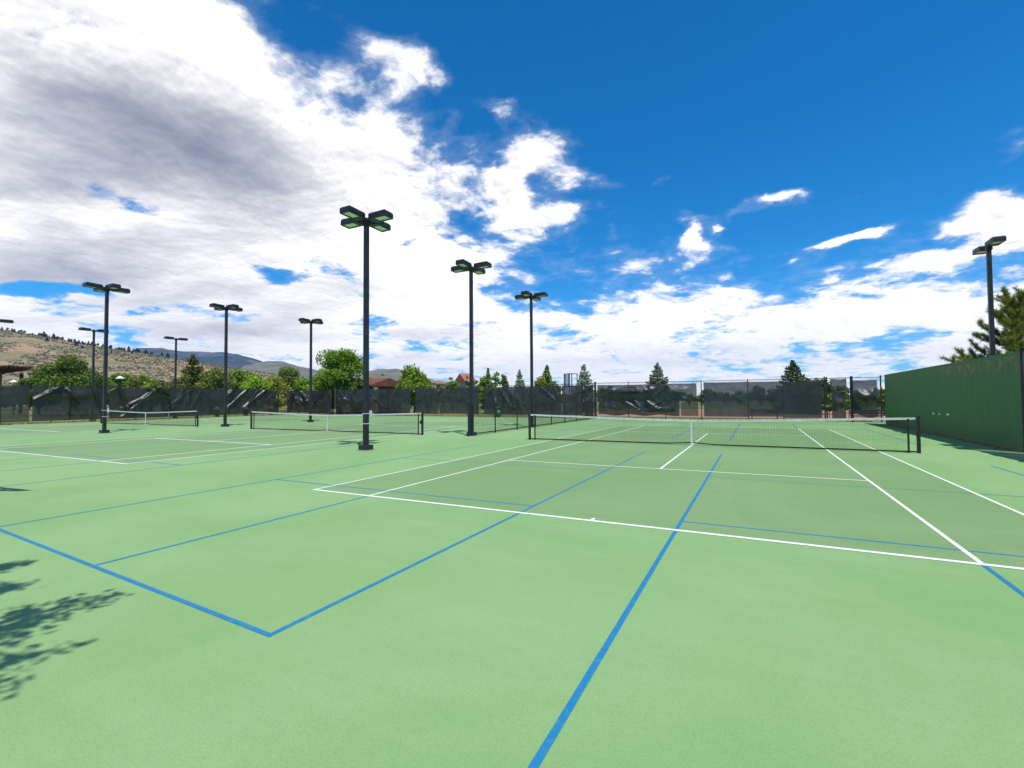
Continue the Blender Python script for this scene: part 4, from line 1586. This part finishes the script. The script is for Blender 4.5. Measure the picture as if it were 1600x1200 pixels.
# more of the same kind of belt behind the left and middle fences
bm = [broad_tree('distant_tree', 0, 0, 6.0, 6.4, M['leaf_olive'], None, 930+k, leaf=0.26, dens=0.8, base=0.04, lumps=18) for k in range(3)]
px = -40.0
k = 0
while px < 880:
    o = bm[k] if k < 3 else copy_tree(bm[k % 3])
    dep = rng.uniform(90, 120)
    x, y = far(px, dep)
    o.location = (x, y, -0.05)
    s = rng.uniform(0.7, 1.0) if px < 560 else rng.uniform(0.5, 0.8)
    o.scale = (s*1.3, s*1.3, s)
    o.rotation_euler = (0, 0, rng.uniform(0, 6.28))
    tag(o, 'small olive tree in the belt behind the left and middle fences', 'tree', 'belt of olive trees behind the far courts')
    px += rng.uniform(16, 34)
    k += 1


# the pine behind the green wall
def pine(x, y, label, seed):
    rng = np.random.default_rng(seed)
    t = empty('pine_tree', (x, y, -0.05), label, 'tree')
    q = MB()
    H = 5.9
    q.tube([(0, 0, 0), (0.05, 0, 2.0), (-0.05, 0.05, 4.5), (0.05, 0, H*0.97)], [0.20, 0.16, 0.10, 0.03], 10)
    Q = []

    def tuft(c, d, s):
        n_ = 60
        u = rng.normal(size=(n_, 3))*0.75 + d*1.0
        u /= np.linalg.norm(u, axis=1)[:, None]
        L = s*rng.uniform(0.7, 1.15, n_)[:, None]
        sd = np.cross(u, rng.normal(size=(n_, 3)))
        sd /= np.linalg.norm(sd, axis=1)[:, None]
        sd *= 0.0075
        st = c - d*s*rng.uniform(0, 1.3, n_)[:, None]
        Q.append(np.stack([st-sd, st+sd, st+u*L+sd*0.4, st+u*L-sd*0.4], 1))

    for k in range(52):
        f_ = k/51
        z = 1.5+(H-1.7)*f_
        Lb = (3.3*(1-f_)**0.6+0.4)*rng.uniform(0.65, 1.15)
        a = k*2.4+rng.uniform(-.4, .4)
        d = np.array((math.cos(a), math.sin(a), 0.05+0.6*f_))
        p = np.array((0, 0, z))
        pts = [p]
        for j in range(6):
            d = d+rng.normal(0, .10, 3)+np.array((0, 0, 0.09))
            d /= np.linalg.norm(d)
            p = p+d*Lb/6
            pts.append(p)
            if j >= 1:
                for sgn in (-1, 1):
                    for rep in range(2):
                        sd = np.cross(d, (0, 0, 1))*sgn*rng.uniform(.5, 1)+d*rng.uniform(.3, .9)+np.array((0, 0, rng.uniform(0.1, 1.1)))
                        sd /= np.linalg.norm(sd)
                        e = p+sd*rng.uniform(0.18, 0.55)
                        q.tube([p, e], [0.014, 0.007], 4, cap=False)
                        tuft(e, sd, 0.17)
                        tuft(e-sd*0.14, sd, 0.16)
        tuft(p, d, 0.19)
        tuft(p-d*0.12, d, 0.17)
        q.tube(pts, list(np.linspace(0.05*(1-f_)+0.02, 0.01, 7)), 5)
    q.build('trunk', M['bark'], t)
    quads('crown', np.concatenate(Q), M['needle_pine'], t)
    return t


x, y = far(1622, 21.5)
pine(x, y, 'dark green pine with upturned needle tufts behind the green wall', 41)
x, y = far(1530, 24.0)
o = broad_tree('pine_sapling', x, y, zat(1506, 541, 24), 1.4, M['needle_pine'], 'low pine bough tops just above the wall, left of the tall pine', 42, leaf=0.07, dens=0.8, base=0.3, lumps=10, group=None)

# tree behind the photographer: its branches throw the shadow at the lower left
SH = np.array((-SUN_AZ_VEC[0], -SUN_AZ_VEC[1]))/math.tan(SUN_EL)       # shadow offset per metre of height


def shadow_tree():
    rng = np.random.default_rng(8)
    bx_, by_ = -6.4, -20.6
    t = empty('shade_tree', (bx_, by_, 0), 'leafy tree past the left photo edge, known by its branch shadow on the near court', 'tree')
    q = MB()
    q.tube([(0, 0, -0.05), (0.1, 0.05, 1.5), (0, 0, 3.2), (0.1, 0.1, 5.6)], [0.22, 0.18, 0.14, 0.05], 10)
    Q = []

    def at(px, py, h):
        g_ = gnd(px-54, py+10)
        return np.array((g_[0]-SH[0]*h-bx_, g_[1]-SH[1]*h-by_, h))

    # each branch is laid out along the line its shadow takes on the court
    brs = [([(-160, 1010), (-40, 985), (30, 972), (90, 953), (140, 941), (180, 933)], 5.0, 0.26),
           ([(-160, 1000), (-60, 990), (30, 1005), (75, 1015)], 5.0, 0.55),
           ([(-140, 930), (-40, 925), (10, 920), (40, 914), (72, 910)], 5.4, 0.22),
           ([(-120, 900), (-40, 893), (10, 886), (40, 880), (70, 875)], 5.7, 0.16),
           ([(-150, 1080), (-60, 1075), (-10, 1072), (18, 1067)], 4.6, 0.16),
           ([(-160, 1040), (-60, 1005), (0, 985), (40, 975), (70, 968)], 4.8, 0.22)]
    for pts, h, wid in brs:
        P_ = [at(px_, py_, h+0.25*k/len(pts)) for k, (px_, py_) in enumerate(pts)]
        st = np.array((0, 0, h-1.6))
        q.tube([st]+[p for p in P_], list(np.linspace(0.06, 0.008, len(P_)+1)), 6)
        for k in range(len(P_)-1):
            A, B = P_[k], P_[k+1]
            L = np.linalg.norm(B-A)
            for _ in range(int(L*8)+3):
                s = rng.uniform(0, 1)
                p = A+(B-A)*s
                tw = rng.normal(0, 1, 3)*wid*0.62*(1-0.6*(k+s)/len(P_))
                tw[2] *= 0.4
                tw += (B-A)/L*rng.uniform(0, .3)
                q.tube([p, p+tw], [0.008, 0.004], 4, cap=False)
                n_ = 18
                C = p+tw*rng.uniform(0.5, 1.2, (n_, 1))+rng.normal(0, 0.055, (n_, 3))
                Q.append(rand_quads(rng, C, 0.050, 0.4, 0.5))
    # the rest of the crown, over the trunk
    for k in range(14):
        c = np.array((rng.normal(-0.6, 1.0), rng.normal(-0.6, 1.0), rng.uniform(3.6, 6.4)))
        q.tube([(0, 0, 2.8), c], [0.04, 0.01], 5)
        n_ = 260
        C = c+rng.normal(0, 0.38, (n_, 3))
        Q.append(rand_quads(rng, C, 0.06, 0.4, 0.5))
    q.build('trunk', M['bark'], t)
    quads('crown', np.concatenate(Q), M['leaf_mid'], t)


shadow_tree()


# ------------------------------------------------------------------ hills and mountains
def hill_mat(name, c_a, c_b, c_c, s1, s2, c_d=None):
    m = bpy.data.materials.new(name)
    m.use_nodes = True
    X.nt = t = m.node_tree
    p = t.nodes['Principled BSDF']
    p.inputs['Roughness'].default_value = 1.0
    p.inputs['Specular IOR Level'].default_value = 0.0
    tc = t.nodes.new('ShaderNodeTexCoord')
    co = tc.outputs['Object']
    a = mixc(smooth(noise(co, s1, 8, 0.65, 0.4), 0.40, 0.60), c_a, c_b)
    a = mixc(smooth(noise(co, s2, 8, 0.75), 0.50, 0.62)*0.8, a, c_c)
    if c_d:
        a = mixc(smooth(noise(co, s1*3.1, 8, 0.7, 0.8), 0.56, 0.66)*0.7, a, c_d)
    t.links.new(a, p.inputs['Base Color'])
    return m


def fbm(x, y, rng_seed=0, octs=5):
    """cheap value noise for terrain"""
    r = 0.0
    a = 0.5
    for o in range(octs):
        n_ = np.sin(x*1.0+rng_seed*1.7+1.3*np.sin(y*0.9+o))*np.cos(y*1.1-rng_seed*2.3+1.1*np.sin(x*0.8-o))
        r = r+a*n_
        x, y = x*1.9+3.1*o+0.3*y, y*2.1-1.7*o-0.2*x
        a *= 0.5
    return r


def terrain(name, prof, d0, d1, dback, m, seed, amp, px0, px1, n_a=260, n_d=60, shape=1.0):
    """hill whose crest, at distance d1, follows prof; it rises from d0 and falls away behind"""
    pa = np.array([p[0] for p in prof], float)
    pb = np.array([p[1] for p in prof], float)
    V, F = [], []
    pxs = np.linspace(px0, px1, n_a)
    ts = np.linspace(0, 1, n_d)
    for px_ in pxs:
        crest = max(0.0, zat(px_, np.interp(px_, pa, pb), d1))
        dr = ray(px_, 624)
        dr = dr/np.dot(dr, _f)
        for t_ in ts:
            if t_ < 0.75:
                s = t_/0.75
                dep = d0+(d1-d0)*s
                hh = crest*(s**shape)*(1.0 if s < 1 else 1)
                hh = crest*((1-shape)*s + shape*s*s*(3-2*s))
            else:
                s = (t_-0.75)/0.25
                dep = d1+(dback-d1)*s
                hh = crest*(1-s*s*(3-2*s))
            x_, y_ = CAM[0]+dr[0]*dep, CAM[1]+dr[1]*dep
            k = min(1, 4*min(t_, 1-t_))
            V.append([x_, y_, hh, k*min(1, crest/(amp*4+1e-6))])
    V = np.array(V)
    sc = 6.0/(d1-d0)
    V[:, 2] += amp*fbm(V[:, 0]*sc, V[:, 1]*sc, seed, 6)*V[:, 3] - 0.5
    for i in range(n_a-1):
        for j in range(n_d-1):
            F.append((i*n_d+j, (i+1)*n_d+j, (i+1)*n_d+j+1, i*n_d+j+1))
    b = MB()
    b.add(V[:, :3], F)
    o = tag(b.build(name, m, smooth_shade=True), kind='structure')
    return o, V[:, :3].reshape(n_a, n_d, 3)


M['hill'] = hill_mat('dry_hillside', (0.34, 0.235, 0.145), (0.20, 0.185, 0.10), (0.080, 0.085, 0.050), 0.018, 0.13, (0.34, 0.23, 0.15))
M['mount'] = hill_mat('forested_mountain', (0.022, 0.042, 0.034), (0.045, 0.06, 0.048), (0.15, 0.13, 0.13), 0.0016, 0.004, (0.13, 0.115, 0.12))
M['greyhill'] = hill_mat('grey_tan_hill', (0.22, 0.19, 0.145), (0.14, 0.14, 0.095), (0.09, 0.10, 0.07), 0.006, 0.03)
prof = [(-200, 500), (-60, 506), (0, 514), (50, 521), (100, 531), (150, 539), (200, 547), (250, 554), (300, 562), (350, 571), (400, 579), (450, 590), (520, 606), (600, 626)]
hill, HV = terrain('hill', prof, 190, 520, 900, M['hill'], 2, 3.0, -200, 610, 320, 70, 0.5)
prof = [(150, 620), (190, 560), (212, 547), (250, 541.5), (290, 546), (330, 552), (370, 553), (400, 562), (430, 573), (470, 590), (520, 622)]
terrain('mountain_range', prof, 1800, 3200, 4600, M['mount'], 5, 28, 150, 520, 200, 60, 0.4)
prof = [(330, 620), (380, 572), (418, 565), (440, 566), (470, 576), (492, 579), (520, 592), (560, 610), (580, 622)]
terrain('far_hill', prof, 1200, 2200, 3000, M['greyhill'], 7, 15, 330, 580, 140, 50, 0.4)
prof = [(500, 622), (545, 592), (570, 582), (598, 577), (622, 577), (650, 586), (690, 596), (720, 604), (760, 622)]
terrain('low_hill', prof, 700, 1200, 1800, M['greyhill'], 9, 8, 500, 760, 160, 50, 0.4)

# small pines along the crest of the near hill, and scrub on its slope
rp = [conifer('ridge_pine', 0, 0, 6.5, 5.2, M['ridge'], None, 700+k, leaf=0.55, dens=0.7, whorls=9, power=0.6) for k in range(2)]
rp += [broad_tree('ridge_pine', 0, 0, 5.5, 5.0, M['ridge'], None, 710, leaf=0.5, dens=0.9, base=0.1, lumps=8)]
rng = random.Random(3)
cj = int(0.75*69)
for k in range(95):
    i = int(rng.triangular(60, 215, 110))
    j = cj+rng.choice((-3, -2, -1, 0, 0, 0, 1)) if k < 82 else cj-rng.randint(3, 16)
    p = HV[i, j]
    o = rp[k] if k < 3 else copy_tree(rp[rng.randint(0, 2)])
    o.location = (p[0]+rng.uniform(-3, 3), p[1]+rng.uniform(-3, 3), p[2]-0.3)
    s = rng.uniform(0.38, 0.85)
    o.scale = (s, s, s)
    o.rotation_euler = (0, 0, rng.uniform(0, 6.28))
    tag(o, 'small dark pine on the crest or upper slope of the tan hill', 'tree', 'small pines along the hill crest')
nrng = np.random.default_rng(12)
C = []
for k in range(11000):
    i = nrng.integers(30, 300)
    j = nrng.integers(4, cj+1)
    a, b_ = nrng.uniform(0, 1, 2)
    p = HV[i, j]*(1-a)+HV[min(i+1, 319), j]*a
    p = p*(1-b_)+HV[i, j+1]*b_
    if fbm(p[0]*0.05, p[1]*0.05, 4, 4) < -0.12:
        continue
    r = 0.75*nrng.uniform(0.25, 1.0)**1.5+0.18
    for q_ in range(7):
        C.append(p+nrng.normal(0, 1, 3)*np.array((r*0.7, r*0.7, r*0.35))+np.array((0, 0, r*0.35)))
C = np.array(C)
tag(quads('scrub', rand_quads(nrng, C, 0.55, 0.8, 0.7), M['scrub']), kind='stuff')

# grass along the foot of the fences
nrng = np.random.default_rng(21)
Q = []
for k in range(5200):
    if k % 2:
        p = np.array((nrng.uniform(-48, 9.3), (FY1 if nrng.uniform() < 0 else 0), 0.0))
        p[1] = (21.72 + abs(nrng.normal(0, 0.12)))
        if p[0] < -11:
            p[1] += 0.9*nrng.uniform(0.0, 1.1)
    else:
        p = np.array((-48.42-abs(nrng.normal(0, 0.10)), nrng.uniform(-14, 22), 0.0))
    h = nrng.uniform(0.05, 0.20)
    a = nrng.uniform(0, 6.28)
    e = np.array((math.cos(a), math.sin(a), 0))*0.02
    ln = nrng.normal(0, 0.05, 3)
    tp = p+np.array((ln[0], ln[1], h))
    Q.append((p-e-np.array((0, 0, .05)), p+e-np.array((0, 0, .05)), tp+e*0.3, tp-e*0.3))
M['grass'] = leafmat('verge_grass', (0.12, 0.18, 0.03), (0.30, 0.28, 0.10), 0.3)
tag(quads('grass', np.array(Q), M['grass']), kind='stuff')

# ------------------------------------------------------------------ air
q = MB()
q.box((-1500, 2000, 194.0), (8000, 7000, 390.2))
hz = q.build('haze', bpy.data.materials.new('air'))
hz['kind'] = 'stuff'
hm = hz.data.materials[0]
hm.use_nodes = True
t = hm.node_tree
t.nodes.clear()
pv = t.nodes.new('ShaderNodeVolumePrincipled')
pv.inputs['Color'].default_value = (0.32, 0.52, 0.92, 1)
pv.inputs['Density'].default_value = 0.00010
pv.inputs['Anisotropy'].default_value = 0.0
ou = t.nodes.new('ShaderNodeOutputMaterial')
t.links.new(pv.outputs[0], ou.inputs['Volume'])
